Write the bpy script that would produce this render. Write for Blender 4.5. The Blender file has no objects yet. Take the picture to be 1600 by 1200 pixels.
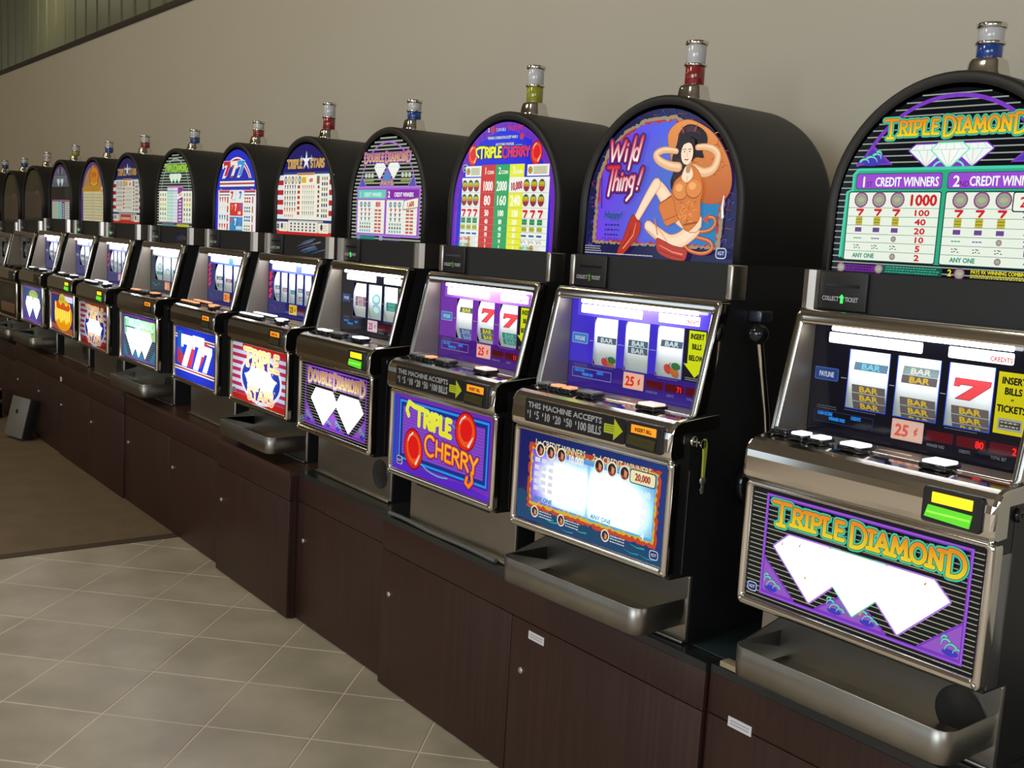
import bpy, bmesh, math, random
from mathutils import Vector, Matrix
from mathutils.geometry import tessellate_polygon
random.seed(4)
SC = bpy.context.scene
COL = SC.collection
PI = math.pi

# ------------------------------------------------------------------ camera
DZ = -0.0255
cam_d = bpy.data.cameras.new('camera')
cam = bpy.data.objects.new('camera', cam_d)
COL.objects.link(cam)
SC.camera = cam
yaw, pitch, roll = 0.9168448, -0.1334483, 0.0555827
F = Vector((-math.sin(yaw)*math.cos(pitch), math.cos(yaw)*math.cos(pitch), math.sin(pitch)))
Rt = Vector((math.cos(yaw), math.sin(yaw), 0)); Up = Rt.cross(F)
R2 = Rt*math.cos(roll)+Up*math.sin(roll); U2 = -Rt*math.sin(roll)+Up*math.cos(roll)
mw = Matrix.Identity(4)
for i in range(3):
    mw[i][0], mw[i][1], mw[i][2] = R2[i], U2[i], -F[i]
mw.translation = (0, -1.55097, 1.34014+DZ)
cam.matrix_world = mw
cam_d.sensor_fit = 'HORIZONTAL'
cam_d.sensor_width = 36.0
cam_d.lens = 36.0*1670.708/1600
cam_d.clip_start = 0.02

# ------------------------------------------------------------------ world, lights, exposure
wd = bpy.data.worlds.new('world'); SC.world = wd; wd.use_nodes = True
wd.node_tree.nodes['Background'].inputs[0].default_value = (0.85, 0.83, 0.68, 1)
wd.node_tree.nodes['Background'].inputs[1].default_value = 0.35

def area(name, loc, target, sx, sy, power, color):
    l = bpy.data.lights.new(name, 'AREA'); l.shape = 'RECTANGLE'; l.size = sx; l.size_y = sy
    l.energy = power; l.color = color
    o = bpy.data.objects.new(name, l); COL.objects.link(o)
    o.location = loc
    o.rotation_euler = (Vector(target)-Vector(loc)).to_track_quat('-Z', 'Y').to_euler()
    return o
area('daylight_large_window', (0.6, -6.4, 2.0), (-1.5, 0.6, 1.0), 3.2, 2.0, 140, (0.86, 0.93, 1.0))
area('daylight_side_window', (2.6, -3.0, 2.3), (-1.0, 0.6, 1.6), 1.6, 1.4, 36, (0.92, 0.96, 1.0))
area('warm_fill_near', (-2.6, -3.2, 4.2), (-2.6, -1.2, 0), 0.35, 1.3, 52, (1.0, 0.89, 0.72))  # three warm fill lights added overhead; no fixtures are modelled
area('warm_fill_middle', (-6.2, -3.2, 4.2), (-6.2, -1.2, 0), 0.35, 1.3, 40, (1.0, 0.80, 0.48))
area('warm_fill_far', (-10.4, -3.2, 4.2), (-10.4, -1.2, 0), 0.35, 1.3, 27, (1.0, 0.74, 0.28))
area('metal_wall_fill', (-14.5, 1.0, 4.3), (-14.5, 2.0, 3.2), 1.0, 0.25, 10, (1.0, 0.9, 0.6))  # fill light added to brighten the ribbed metal wall

SC.view_settings.view_transform = 'Standard'
SC.view_settings.look = 'None'
SC.view_settings.gamma = 1.0
SC.view_settings.use_curve_mapping = False
SC.view_settings.exposure = 0.0
SC.cycles.use_denoising = True
SC.cycles.max_bounces = 6
SC.cycles.sample_clamp_indirect = 4.0

# ------------------------------------------------------------------ materials
MATS = {}
def mat(name, color, rough=0.5, metal=0.0, emit=None, estr=0.0, spec=0.5, noise=None, bump=None, trans=0.0, alpha=None, coat=0.0):
    if name in MATS: return MATS[name]
    m = bpy.data.materials.new(name); m.use_nodes = True
    nt = m.node_tree; b = nt.nodes['Principled BSDF']
    b.inputs['Base Color'].default_value = (*color, 1)
    b.inputs['Roughness'].default_value = rough
    b.inputs['Metallic'].default_value = metal
    b.inputs['Specular IOR Level'].default_value = spec
    b.inputs['Transmission Weight'].default_value = trans
    b.inputs['Coat Weight'].default_value = coat
    if emit:
        b.inputs['Emission Color'].default_value = (*emit, 1)
        b.inputs['Emission Strength'].default_value = estr
    if noise or bump:
        tc = nt.nodes.new('ShaderNodeTexCoord'); mp = nt.nodes.new('ShaderNodeMapping')
        nt.links.new(tc.outputs['Object'], mp.inputs['Vector'])
    if noise:   # (scale vec, scale, color2, detail)
        sv, sc_, c2, det = noise
        mp.inputs['Scale'].default_value = sv
        n = nt.nodes.new('ShaderNodeTexNoise'); n.inputs['Scale'].default_value = sc_; n.inputs['Detail'].default_value = det
        nt.links.new(mp.outputs[0], n.inputs['Vector'])
        cr = nt.nodes.new('ShaderNodeValToRGB')
        cr.color_ramp.elements[0].position = 0.35; cr.color_ramp.elements[1].position = 0.65
        cr.color_ramp.elements[0].color = (*color, 1); cr.color_ramp.elements[1].color = (*c2, 1)
        nt.links.new(n.outputs['Fac'], cr.inputs['Fac']); nt.links.new(cr.outputs[0], b.inputs['Base Color'])
    if bump:
        n2 = nt.nodes.new('ShaderNodeTexNoise'); n2.inputs['Scale'].default_value = bump[0]; n2.inputs['Detail'].default_value = 3
        nt.links.new(mp.outputs[0], n2.inputs['Vector'])
        bp = nt.nodes.new('ShaderNodeBump'); bp.inputs['Strength'].default_value = bump[1]; bp.inputs['Distance'].default_value = 0.002
        nt.links.new(n2.outputs['Fac'], bp.inputs['Height']); nt.links.new(bp.outputs[0], b.inputs['Normal'])
    MATS[name] = m
    return m

def print_mat(name, estr, glow=0.0, gx=0.12, gz=0.05, base=0.25, rough=0.12, gcz=0.0, sample=False):
    """printed translucent glass with a lamp behind it; colours come from the artwork mesh"""
    if name in MATS: return MATS[name]
    m = bpy.data.materials.new(name); m.use_nodes = True
    nt = m.node_tree; b = nt.nodes['Principled BSDF']
    at = nt.nodes.new('ShaderNodeAttribute'); at.attribute_name = 'ink'
    mx = nt.nodes.new('ShaderNodeVectorMath'); mx.operation = 'SCALE'; mx.inputs['Scale'].default_value = base
    nt.links.new(at.outputs['Color'], mx.inputs[0]); nt.links.new(mx.outputs[0], b.inputs['Base Color'])
    nt.links.new(at.outputs['Color'], b.inputs['Emission Color'])
    b.inputs['Emission Strength'].default_value = estr
    b.inputs['Roughness'].default_value = rough
    b.inputs['Specular IOR Level'].default_value = 0.3
    if glow:   # the tube behind the glass: brighter near its axis
        tc = nt.nodes.new('ShaderNodeTexCoord'); mp = nt.nodes.new('ShaderNodeMapping')
        mp.inputs['Location'].default_value = (0, 0, -gcz/gz); mp.inputs['Scale'].default_value = (1/gx, 0, 1/gz)
        nt.links.new(tc.outputs['Object'], mp.inputs['Vector'])
        ln = nt.nodes.new('ShaderNodeVectorMath'); ln.operation = 'DOT_PRODUCT'
        nt.links.new(mp.outputs[0], ln.inputs[0]); nt.links.new(mp.outputs[0], ln.inputs[1])
        ng = nt.nodes.new('ShaderNodeMath'); ng.operation = 'MULTIPLY'; ng.inputs[1].default_value = -1
        ex = nt.nodes.new('ShaderNodeMath'); ex.operation = 'EXPONENT'
        ma = nt.nodes.new('ShaderNodeMath'); ma.operation = 'MULTIPLY_ADD'; ma.inputs[1].default_value = glow; ma.inputs[2].default_value = estr
        nt.links.new(ln.outputs['Value'], ng.inputs[0]); nt.links.new(ng.outputs[0], ex.inputs[0])
        nt.links.new(ex.outputs[0], ma.inputs[0]); nt.links.new(ma.outputs[0], b.inputs['Emission Strength'])
    if not sample:
        m.cycles.emission_sampling = 'NONE'
    MATS[name] = m
    return m

chrome = mat('chrome', (0.70, 0.67, 0.62), 0.12, 1.0)
chrome_soft = mat('chrome_soft', (0.52, 0.48, 0.43), 0.34, 1.0)
steel = mat('brushed_steel', (0.33, 0.31, 0.275), 0.38, 1.0, noise=((1, 1, 1), 3.0, (0.39, 0.37, 0.33), 4))
tray_steel = mat('tray_steel', (0.27, 0.26, 0.235), 0.36, 1.0, noise=((1, 1, 1), 9.0, (0.33, 0.315, 0.28), 4))
black = mat('black_paint', (0.010, 0.010, 0.011), 0.42, bump=(900, 0.15))
black_gloss = mat('black_gloss', (0.008, 0.008, 0.010), 0.12)
arch_black = mat('arch_black', (0.013, 0.0125, 0.0115), 0.5, bump=(1200, 0.25))
link_grey = mat('dark_grey_panel', (0.016, 0.016, 0.017), 0.38)
speaker_grey = mat('speaker_mesh', (0.055, 0.052, 0.047), 0.6, bump=(2500, 0.5))
cheek_m = mat('inner_cheek_metal', (0.34, 0.295, 0.235), 0.38, 0.85)
deck_mat = mat('deck_steel', (0.36, 0.38, 0.42), 0.20, 1.0)
wood = mat('mahogany_laminate', (0.024, 0.0085, 0.0058), 0.46, noise=((60, 60, 1.2), 1.6, (0.036, 0.0128, 0.0088), 5), bump=(6, 0.1))
wood_dark = mat('cabinet_gap', (0.008, 0.004, 0.003), 0.7)
counter_dark = mat('dark_counter_top', (0.018, 0.020, 0.020), 0.25)
top_wood = mat('mahogany_top', (0.055, 0.024, 0.016), 0.4)
paper = mat('white_label', (0.62, 0.60, 0.62), 0.6)
ink_grey = mat('label_ink', (0.30, 0.29, 0.33), 0.6)
plaster = mat('wall_plaster', (0.47, 0.435, 0.355), 0.85, noise=((1, 1, 1), 0.7, (0.49, 0.452, 0.37), 3), bump=(40, 0.06))
tile_m = mat('stone_tile', (0.50, 0.455, 0.355), 0.33, noise=((1, 1, 1), 4.5, (0.37, 0.335, 0.258), 7), bump=(30, 0.08))
_nt = tile_m.node_tree; _g = _nt.nodes.new('ShaderNodeNewGeometry'); _mp = [n for n in _nt.nodes if n.type == 'MAPPING'][0]; _nt.links.new(_g.outputs['Position'], _mp.inputs['Vector'])
grout = mat('grout', (0.72, 0.63, 0.53), 0.8)
carpet = mat('brown_carpet', (0.165, 0.118, 0.068), 0.9, noise=((1, 1, 1), 7.0, (0.138, 0.098, 0.057), 6), bump=(160, 0.6))
carpet_edge = mat('carpet_binding', (0.075, 0.052, 0.034), 0.8)
trim_m = mat('dark_trim', (0.03, 0.022, 0.018), 0.5)
metal_sheet = mat('green_grey_sheet', (0.24, 0.245, 0.165), 0.5, 0.1, noise=((1, 1, 1), 1.1, (0.21, 0.215, 0.145), 3))
ceil_m = mat('ceiling_dark', (0.28, 0.24, 0.18), 0.8)
opp_wall = mat('opposite_wall', (0.64, 0.55, 0.43), 0.85)
lamp_white = mat('tube_lamp', (0.9, 0.9, 0.9), 0.4, emit=(0.86, 0.88, 1.0), estr=26.0)
lamp_dead = mat('tube_unlit', (0.35, 0.34, 0.32), 0.4)
lens_clear = mat('lens_clear', (0.50, 0.50, 0.50), 0.15, coat=0.5)
lens_red = mat('lens_red', (0.24, 0.016, 0.018), 0.15, coat=0.5)
lens_blue = mat('lens_blue', (0.01, 0.05, 0.24), 0.15, coat=0.5)
lens_yellow = mat('lens_yellow', (0.28, 0.27, 0.02), 0.15, coat=0.5)
cap_white = mat('button_white', (0.8, 0.8, 0.8), 0.3, emit=(0.9, 0.93, 1.0), estr=1.0)
cap_off = mat('button_grey', (0.22, 0.22, 0.19), 0.3)
cap_orange = mat('button_orange', (0.6, 0.3, 0.15), 0.3, emit=(1.0, 0.40, 0.16), estr=0.75)
cap_pink = mat('button_pink', (0.7, 0.5, 0.45), 0.3, emit=(1.0, 0.72, 0.62), estr=0.85)
cap_dark = mat('button_dark', (0.05, 0.05, 0.05), 0.3)
slot_yellow = mat('slot_yellow', (0.4, 0.4, 0.02), 0.3, emit=(0.92, 0.68, 0.005), estr=1.0)
slot_green = mat('slot_green', (0.05, 0.3, 0.02), 0.3, emit=(0.10, 0.56, 0.015), estr=1.0)
slot_olive = mat('slot_olive', (0.05, 0.045, 0.012), 0.3)
slot_orange = mat('slot_orange', (0.5, 0.2, 0.01), 0.3, emit=(1.0, 0.30, 0.01), estr=0.8)
arrow_green = mat('ticket_arrow_lit', (0.05, 0.3, 0.05), 0.3, emit=(0.05, 1.0, 0.15), estr=1.0)
arrow_dim = mat('ticket_arrow_dim', (0.05, 0.12, 0.03), 0.3, emit=(0.08, 0.3, 0.03), estr=0.3)
key_yellow = mat('key_tag_yellow', (0.42, 0.46, 0.05), 0.5)
hose_m = mat('grey_hose', (0.10, 0.11, 0.105), 0.45)
box_grey = mat('grey_metal_box', (0.19, 0.185, 0.165), 0.4, 0.3)
shim_m = mat('pale_shim', (0.32, 0.26, 0.17), 0.7)
P_TOP = print_mat('lit_print_top', 0.82)
P_TOP_DIM = print_mat('lit_print_top_dim', 0.52)
P_OFF = print_mat('unlit_print', 0.04, base=0.9)
P_REEL = print_mat('reel_print', 0.55, base=0.6, rough=0.35)
P_PANEL = print_mat('reel_glass_print', 0.75)
P_FLAT = print_mat('flat_print', 0.0, base=1.0, rough=0.5)
P_B = {k: print_mat('lit_print_belly_%s' % k, *v) for k, v in dict(
    soft=(0.75, 0.0), mid=(0.30, 0.95, 0.20, 0.12), edge=(0.10, 0.80, 0.15, 0.09)).items()}

# ------------------------------------------------------------------ mesh helpers
def obj(name, me, m, parent=None):
    o = bpy.data.objects.new(name, me); COL.objects.link(o)
    if m is not None and not me.materials: me.materials.append(m)
    if parent is not None: o.parent = parent
    return o

class MB:
    def __init__(s): s.v = []; s.f = []; s.sm = []
    def add(s, vs, fs, smooth=False):
        n = len(s.v); s.v += [tuple(v) for v in vs]; s.f += [tuple(i+n for i in f) for f in fs]; s.sm += [smooth]*len(fs)
        return s
    def box(s, x0, x1, y0, y1, z0, z1, b=0.0):
        if b <= 0:
            v = [(x, y, z) for x in (x0, x1) for y in (y0, y1) for z in (z0, z1)]
            s.add(v, [(0, 1, 3, 2), (4, 6, 7, 5), (0, 4, 5, 1), (2, 3, 7, 6), (0, 2, 6, 4), (1, 5, 7, 3)])
        else:
            bm = bmesh.new(); bmesh.ops.create_cube(bm, size=1)
            for q in bm.verts:
                q.co = ((x0+x1)/2+q.co.x*(x1-x0), (y0+y1)/2+q.co.y*(y1-y0), (z0+z1)/2+q.co.z*(z1-z0))
            bmesh.ops.bevel(bm, geom=list(bm.edges), offset=b, segments=2, affect='EDGES', profile=0.5)
            s.bm(bm, True)
        return s
    def bm(s, bm, smooth=False):
        bm.verts.index_update()
        s.add([q.co[:] for q in bm.verts], [[q.index for q in f.verts] for f in bm.faces], smooth); bm.free(); return s
    def loft(s, loops, cap0=True, cap1=True, smooth=True, closed=True):
        n = len(loops[0]); vs = [p for l in loops for p in l]; fs = []
        for i in range(len(loops)-1):
            for j in range(n if closed else n-1):
                k = (j+1) % n
                fs.append((i*n+j, i*n+k, (i+1)*n+k, (i+1)*n+j))
        s.add(vs, fs, smooth)
        if cap0: s.add(loops[0], [tuple(range(n))[::-1]])
        if cap1: s.add(loops[-1], [tuple(range(n))])
        return s
    def lathe(s, prof, cx, cy, n=20, axis='z', smooth=True):
        loops = []
        for r, h in prof:
            l = []
            for i in range(n):
                a = 2*PI*i/n; c, d = r*math.cos(a), r*math.sin(a)
                l.append((cx+c, cy+d, h) if axis == 'z' else (h, cx+c, cy+d) if axis == 'x' else (cx+c, h, cy+d))
            loops.append(l)
        return s.loft(loops, smooth=smooth)
    def tube(s, pts, r, n=8):
        pts = [Vector(p) for p in pts]; loops = []
        for i, p in enumerate(pts):
            t = (pts[min(i+1, len(pts)-1)]-pts[max(i-1, 0)]).normalized()
            a = t.cross(Vector((0, 0, 1)));  a = a.normalized() if a.length > 1e-4 else Vector((1, 0, 0))
            b = t.cross(a)
            loops.append([tuple(p+(a*math.cos(2*PI*k/n)+b*math.sin(2*PI*k/n))*r) for k in range(n)])
        return s.loft(loops)
    def extrude_x(s, prof, x0, x1, inset=0.0):
        """prof: (y,z) polygon swept along x; inset rounds the two ends"""
        cy = sum(p[0] for p in prof)/len(prof); cz = sum(p[1] for p in prof)/len(prof)
        L = []
        if inset:
            for t in (1.0, 0.5, 0.0):
                L.append([(x0+inset*(1-math.cos(t*PI/2)) if 0 else x0+inset*(1-t)*0+inset*(1-math.sqrt(max(0, 1-t*t))) , y+(cy-y)/max(1e-6, abs(cy-y)+abs(cz-z))*inset*t*0.7, z+(cz-z)/max(1e-6, abs(cy-y)+abs(cz-z))*inset*t*0.7) for y, z in prof])
            L = [[(x0+inset*(1-k), *q[1:]) for q in l] for k, l in zip((1.0, 0.7, 0.0), L)]
            Rr = [[(x0+x1-p[0], p[1], p[2]) for p in l] for l in L[::-1]]
            L += Rr
        else:
            L = [[(x, y, z) for y, z in prof] for x in (x0, x1)]
        return s.loft(L, smooth=False)
    def mesh(s, name):
        me = bpy.data.meshes.new(name); me.from_pydata(s.v, [], s.f)
        me.polygons.foreach_set('use_smooth', s.sm)
        bm = bmesh.new(); bm.from_mesh(me); bmesh.ops.recalc_face_normals(bm, faces=bm.faces); bm.to_mesh(me); bm.free()
        me.update(); return me
    def build(s, name, m, parent=None, sharp=None):
        me = s.mesh(name)
        if sharp:
            me.polygons.foreach_set('use_smooth', [True]*len(me.polygons)); me.set_sharp_from_angle(angle=math.radians(sharp))
        return obj(name, me, m, parent)

def rrect(x0, x1, z0, z1, r, n=4):
    r = min(r, (x1-x0)/2-1e-5, (z1-z0)/2-1e-5); pts = []
    for cx, cz, a0 in ((x1-r, z1-r, 0), (x0+r, z1-r, 90), (x0+r, z0+r, 180), (x1-r, z0+r, 270)):
        for i in range(n+1):
            a = math.radians(a0+90*i/n); pts.append((cx+r*math.cos(a), cz+r*math.sin(a)))
    return pts

def ring(mb, specs, yfun=lambda x, z: 0.0, smooth=True):
    """specs: list of (x0,x1,z0,z1,r,y)"""
    mb.loft([[(x, y+yfun(x, z), z) for x, z in rrect(x0, x1, z0, z1, r)] for x0, x1, z0, z1, r, y in specs], cap0=False, cap1=False, smooth=smooth)
    return mb

def archpts(r, zc, zb, n=28, cx=0.0, taper=0.0):
    pts = [(cx-r-taper, zb)]
    for i in range(n+1):
        a = PI-PI*i/n; pts.append((cx+r*math.cos(a), zc+r*math.sin(a)))
    pts.append((cx+r+taper, zb))
    return pts

# ------------------------------------------------------------------ glyphs and artwork
GLY = {}
def glyph(ch):
    if ch in GLY: return GLY[ch]
    def tmp(body):
        cu = bpy.data.curves.new('t', 'FONT'); cu.body = body; cu.size = 1.0; cu.resolution_u = 2
        o = bpy.data.objects.new('t', cu); COL.objects.link(o)
        me = o.to_mesh(); me.calc_loop_triangles()
        vs = [(v.co.x, v.co.y) for v in me.vertices]; fs = [tuple(t.vertices) for t in me.loop_triangles]
        w = max([v[0] for v in vs], default=0)
        o.to_mesh_clear(); bpy.data.objects.remove(o); bpy.data.curves.remove(cu)
        return vs, fs, w
    if ch == ' ':
        GLY[ch] = ([], [], 0.3); return GLY[ch]
    vs, fs, w = tmp(ch)
    if 'I0' not in GLY: GLY['I0'] = tmp('I')[2]
    adv = tmp(ch+'I')[2]-GLY['I0']
    GLY[ch] = (vs, fs, adv)
    return GLY[ch]

def arc(cx, cz, rx, rz, a0, a1, n=9):
    return [(cx+rx*math.cos(math.radians(a0+(a1-a0)*i/n)), cz+rz*math.sin(math.radians(a0+(a1-a0)*i/n))) for i in range(n+1)]
# stroke letters in a unit-high box: (width, strokes)
SF = {
 'T': (0.75, [[(0, 1), (.75, 1)], [(.375, 1), (.375, 0)]]),
 'R': (0.62, [[(.1, 0), (.1, 1)], [(.1, 1)]+arc(.3, .76, .24, .24, 90, -90)+[(.1, .52)], [(.3, .52), (.62, 0)]]),
 'I': (0.2, [[(.1, 0), (.1, 1)]]),
 'P': (0.55, [[(.1, 0), (.1, 1)], [(.1, 1)]+arc(.3, .74, .24, .26, 90, -90)+[(.1, .48)]]),
 'L': (0.5, [[(.1, 1), (.1, 0), (.5, 0)]]),
 'E': (0.52, [[(.5, 1), (.1, 1), (.1, 0), (.52, 0)], [(.1, .52), (.42, .52)]]),
 'D': (0.68, [[(.1, 0), (.1, 1)], [(.1, 1), (.26, 1)]+arc(.26, .5, .38, .5, 90, -90)+[(.1, 0)]]),
 'A': (0.68, [[(.02, 0), (.34, 1), (.66, 0)], [(.15, .35), (.53, .35)]]),
 'M': (0.78, [[(.04, 0), (.12, 1), (.39, .25), (.66, 1), (.74, 0)]]),
 'O': (0.76, [arc(.38, .5, .33, .5, 0, 360, 18)]),
 'N': (0.66, [[(.08, 0), (.08, 1), (.58, 0), (.58, 1)]]),
 'C': (0.66, [arc(.37, .5, .33, .5, 50, 310, 14)]),
 'H': (0.64, [[(.08, 0), (.08, 1)], [(.56, 0), (.56, 1)], [(.08, .52), (.56, .52)]]),
 'Y': (0.64, [[(.04, 1), (.32, .5), (.60, 1)], [(.32, .5), (.32, 0)]]),
 'S': (0.56, [arc(.28, .75, .23, .25, 40, 270, 9)+arc(.28, .25, .24, .25, 90, -150, 9)]),
 'B': (0.6, [[(.1, 0), (.1, 1)], [(.1, 1)]+arc(.28, .76, .22, .24, 90, -90)+[(.1, .52)], arc(.3, .26, .25, .26, 90, -90)+[(.1, 0)]]),
 'U': (0.64, [[(.08, 1), (.08, .3)]+arc(.32, .3, .24, .3, 180, 360)+[(.56, 1)]]),
 'W': (0.95, [[(.04, 1), (.22, 0), (.47, .8), (.66, 0), (.95, 1)]]),
 'i': (0.2, [[(.1, .62), (.06, 0)], [(.12, .85), (.12, .9)]]),
 'l': (0.2, [[(.16, 1.1), (.04, 0)]]),
 'd': (0.5, [[(.5, 1.1), (.38, 0)], arc(.22, .3, .18, .28, 30, 340, 9)]),
 'h': (0.48, [[(.14, 1.05), (.04, 0)], [(.08, .45), (.3, .62), (.42, .5), (.38, 0)]]),
 'n': (0.48, [[(.1, .62), (.04, 0)], [(.08, .45), (.3, .62), (.42, .5), (.38, 0)]]),
 'g': (0.5, [arc(.22, .34, .18, .27, 40, 340, 9), [(.44, .62), (.36, -.3), (.02, -.62)]]),
 '!': (0.25, [[(.2, 1.1), (.1, .3)], [(.08, .06), (.08, .1)]]),
 ' ': (0.05, []),
 '7': (0.6, [[(.02, .95), (.58, .95), (.22, 0)]]),
}
class Art:
    def __init__(s): s.v = []; s.f = []; s.c = []; s.lay = 0
    def add(s, vs, fs, col):
        n = len(s.v); y = -s.lay*4.5e-5; s.v += [(x, y, z) for x, z in vs]
        s.f += [tuple(i+n for i in f) for f in fs]
        s.c += [(*(col(x, z) if callable(col) else col), 1.0) for x, z in vs]
        return s
    def up(s): s.lay += 1; return s
    def poly(s, pts, col, lay=True):
        if lay: s.up()
        t = tessellate_polygon([[Vector((x, z, 0)) for x, z in pts]])
        return s.add(pts, t, col)
    def rect(s, x0, x1, z0, z1, col, lay=True):
        if lay: s.up()
        return s.add([(x0, z0), (x1, z0), (x1, z1), (x0, z1)], [(0, 1, 2, 3)], col)
    def grid(s, x0, x1, z0, z1, nx, nz, col, inside=None):
        s.up(); vs = [(x0+(x1-x0)*i/nx, z0+(z1-z0)*j/nz) for j in range(nz+1) for i in range(nx+1)]
        return s.add(vs, [(j*(nx+1)+i, j*(nx+1)+i+1, (j+1)*(nx+1)+i+1, (j+1)*(nx+1)+i) for j in range(nz) for i in range(nx)], col)
    def rr(s, x0, x1, z0, z1, r, col): return s.poly(rrect(x0, x1, z0, z1, r, 3), col)
    def frame(s, x0, x1, z0, z1, w, col):
        s.up(); s.rect(x0, x1, z1-w, z1, col, False).rect(x0, x1, z0, z0+w, col, False)
        return s.rect(x0, x0+w, z0+w, z1-w, col, False).rect(x1-w, x1, z0+w, z1-w, col, False)
    def ell(s, cx, cz, rx, rz, col, n=18, lay=True):
        return s.poly([(cx+rx*math.cos(2*PI*i/n), cz+rz*math.sin(2*PI*i/n)) for i in range(n)], col, lay)
    def line(s, pts, w, col, lay=True, taper=None, cap=True):
        """thick polyline with round joints"""
        if lay: s.up()
        N = len(pts)
        W = [w if not taper else w*(taper[0]+(taper[1]-taper[0])*i/max(1, N-1)) for i in range(N)]
        for i in range(N-1):
            (ax, az), (bx, bz) = pts[i], pts[i+1]; dx, dz = bx-ax, bz-az; L = math.hypot(dx, dz)
            if L < 1e-7: continue
            px, pz = -dz/L/2, dx/L/2
            s.add([(ax+px*W[i], az+pz*W[i]), (ax-px*W[i], az-pz*W[i]), (bx-px*W[i+1], bz-pz*W[i+1]), (bx+px*W[i+1], bz+pz*W[i+1])], [(0, 1, 2, 3)], col)
        for i, (ax, az) in enumerate(pts):
            if (i in (0, N-1)) and not cap: continue
            n = 8; s.add([(ax+W[i]/2*math.cos(2*PI*k/n+.39), az+W[i]/2*math.sin(2*PI*k/n+.39)) for k in range(n)], [tuple(range(n))], col)
        return s
    def text(s, body, x, z, h, col, anchor='l', sx=1.0, bold=0.0, slant=0.0, rot=0.0, lay=True, fit=0.0):
        if lay: s.up()
        bold = min(bold, h*.06)
        k = h/0.729
        if fit: sx = fit/(sum(glyph(c)[2] for c in body)*k)
        tw = sum(glyph(c)[2] for c in body)*k*sx
        x0 = {'l': 0, 'c': -tw/2, 'r': -tw}[anchor]; ca, sa = math.cos(rot), math.sin(rot)
        offs = [(0, 0)] if not bold else [(0, 0), (bold, 0), (-bold, 0), (0, bold), (0, -bold)]
        for c in body:
            vs, fs, adv = glyph(c)
            if vs:
                for ox, oz in offs:
                    P = [(x0+vx*k*sx+vy*k*slant+ox, vy*k+oz) for vx, vy in vs]
                    s.add([(x+a*ca-b*sa, z+a*sa+b*ca) for a, b in P], fs, col)
            x0 += adv*k*sx
        return s
    def disp(s, items, serif=0.0):
        """items: list of (letter, x, z, h, width_factor, slant); returns stroke lists"""
        out = []
        for ch, x, z, h, wf, sl in items:
            for st in SF[ch][1]:
                out.append([(x+px*h*wf+sl*pz*h, z+pz*h) for px, pz in st])
            if serif and ch in 'TRIPLDMNHAE':
                ends = {'T': [(.375, 0)], 'R': [(.1, 0), (.62, 0)], 'I': [(.1, 0), (.1, 1)], 'P': [(.1, 0)], 'L': [(.1, 1)], 'D': [], 'M': [(.04, 0), (.74, 0)], 'N': [(.08, 0), (.58, 1)], 'H': [(.08, 0), (.56, 0), (.08, 1), (.56, 1)], 'A': [(.02, 0), (.66, 0)], 'E': []}[ch]
                for ex, ez in ends:
                    out.append([(x+(ex-serif)*h*wf, z+ez*h), (x+(ex+serif)*h*wf, z+ez*h)])
        return out
    def title(s, strokes, passes):
        """passes: list of (width, color)"""
        for w, c in passes:
            s.up()
            for st in strokes: s.line(st, w, c, lay=False)
        return s
    def build(s, name, m, parent, y=0.0, cz=0.0, fmap=None):
        me = bpy.data.meshes.new(name)
        vs = [fmap(*v) for v in s.v] if fmap else [(x, yy, z-cz) for x, yy, z in s.v]
        me.from_pydata(vs, [], s.f)
        a = me.color_attributes.new('ink', 'FLOAT_COLOR', 'POINT')
        a.data.foreach_set('color', [q for c in s.c for q in c])
        me.update()
        o = obj(name, me, m, parent); o.location = (0, y, cz)
        return o

def layout(word, x0, x1, z, h, big=(), hb=1.3, gap=0.10, slant=0.0):
    """lay out a word between x0 and x1; letters in big are taller"""
    ws = []; n = 0
    for i, ch in enumerate(word):
        k = hb if i in big else 1.0; ws.append((SF[ch][0]*k, k))
    tot = sum(w for w, _ in ws)+gap*(len(word)-1); f = (x1-x0)/(tot*h); x = x0; out = []
    for ch, (w, k) in zip(word, ws):
        out.append((ch, x, z-(k-1)*h*0.55 if k > 1 else z, h*k, f, slant)); x += (w+gap)*h*f
    return out

# colours (linear)
WHT = (0.85, 0.90, 0.80); PURP = (0.20, 0.045, 0.52); TEAL = (0.06, 0.62, 0.40); MINT = (0.20, 0.80, 0.50)
RED = (0.62, 0.02, 0.03); YEL = (0.85, 0.75, 0.03); BLK = (0.004, 0.004, 0.008); BLU = (0.02, 0.05, 0.55); ORG = (0.85, 0.22, 0.01)
NAVY = (0.02, 0.02, 0.16); GRN = (0.03, 0.38, 0.10); GOLD = (0.55, 0.42, 0.03); LILAC = (0.45, 0.22, 0.80); GREY = (0.42, 0.46, 0.40)

def lerp(a, b, t):
    t = max(0, min(1, t)); return tuple(p+(q-p)*t for p, q in zip(a, b))
def vgrad(z0, c0, z1, c1): return lambda x, z: lerp(c0, c1, (z-z0)/(z1-z0))

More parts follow.
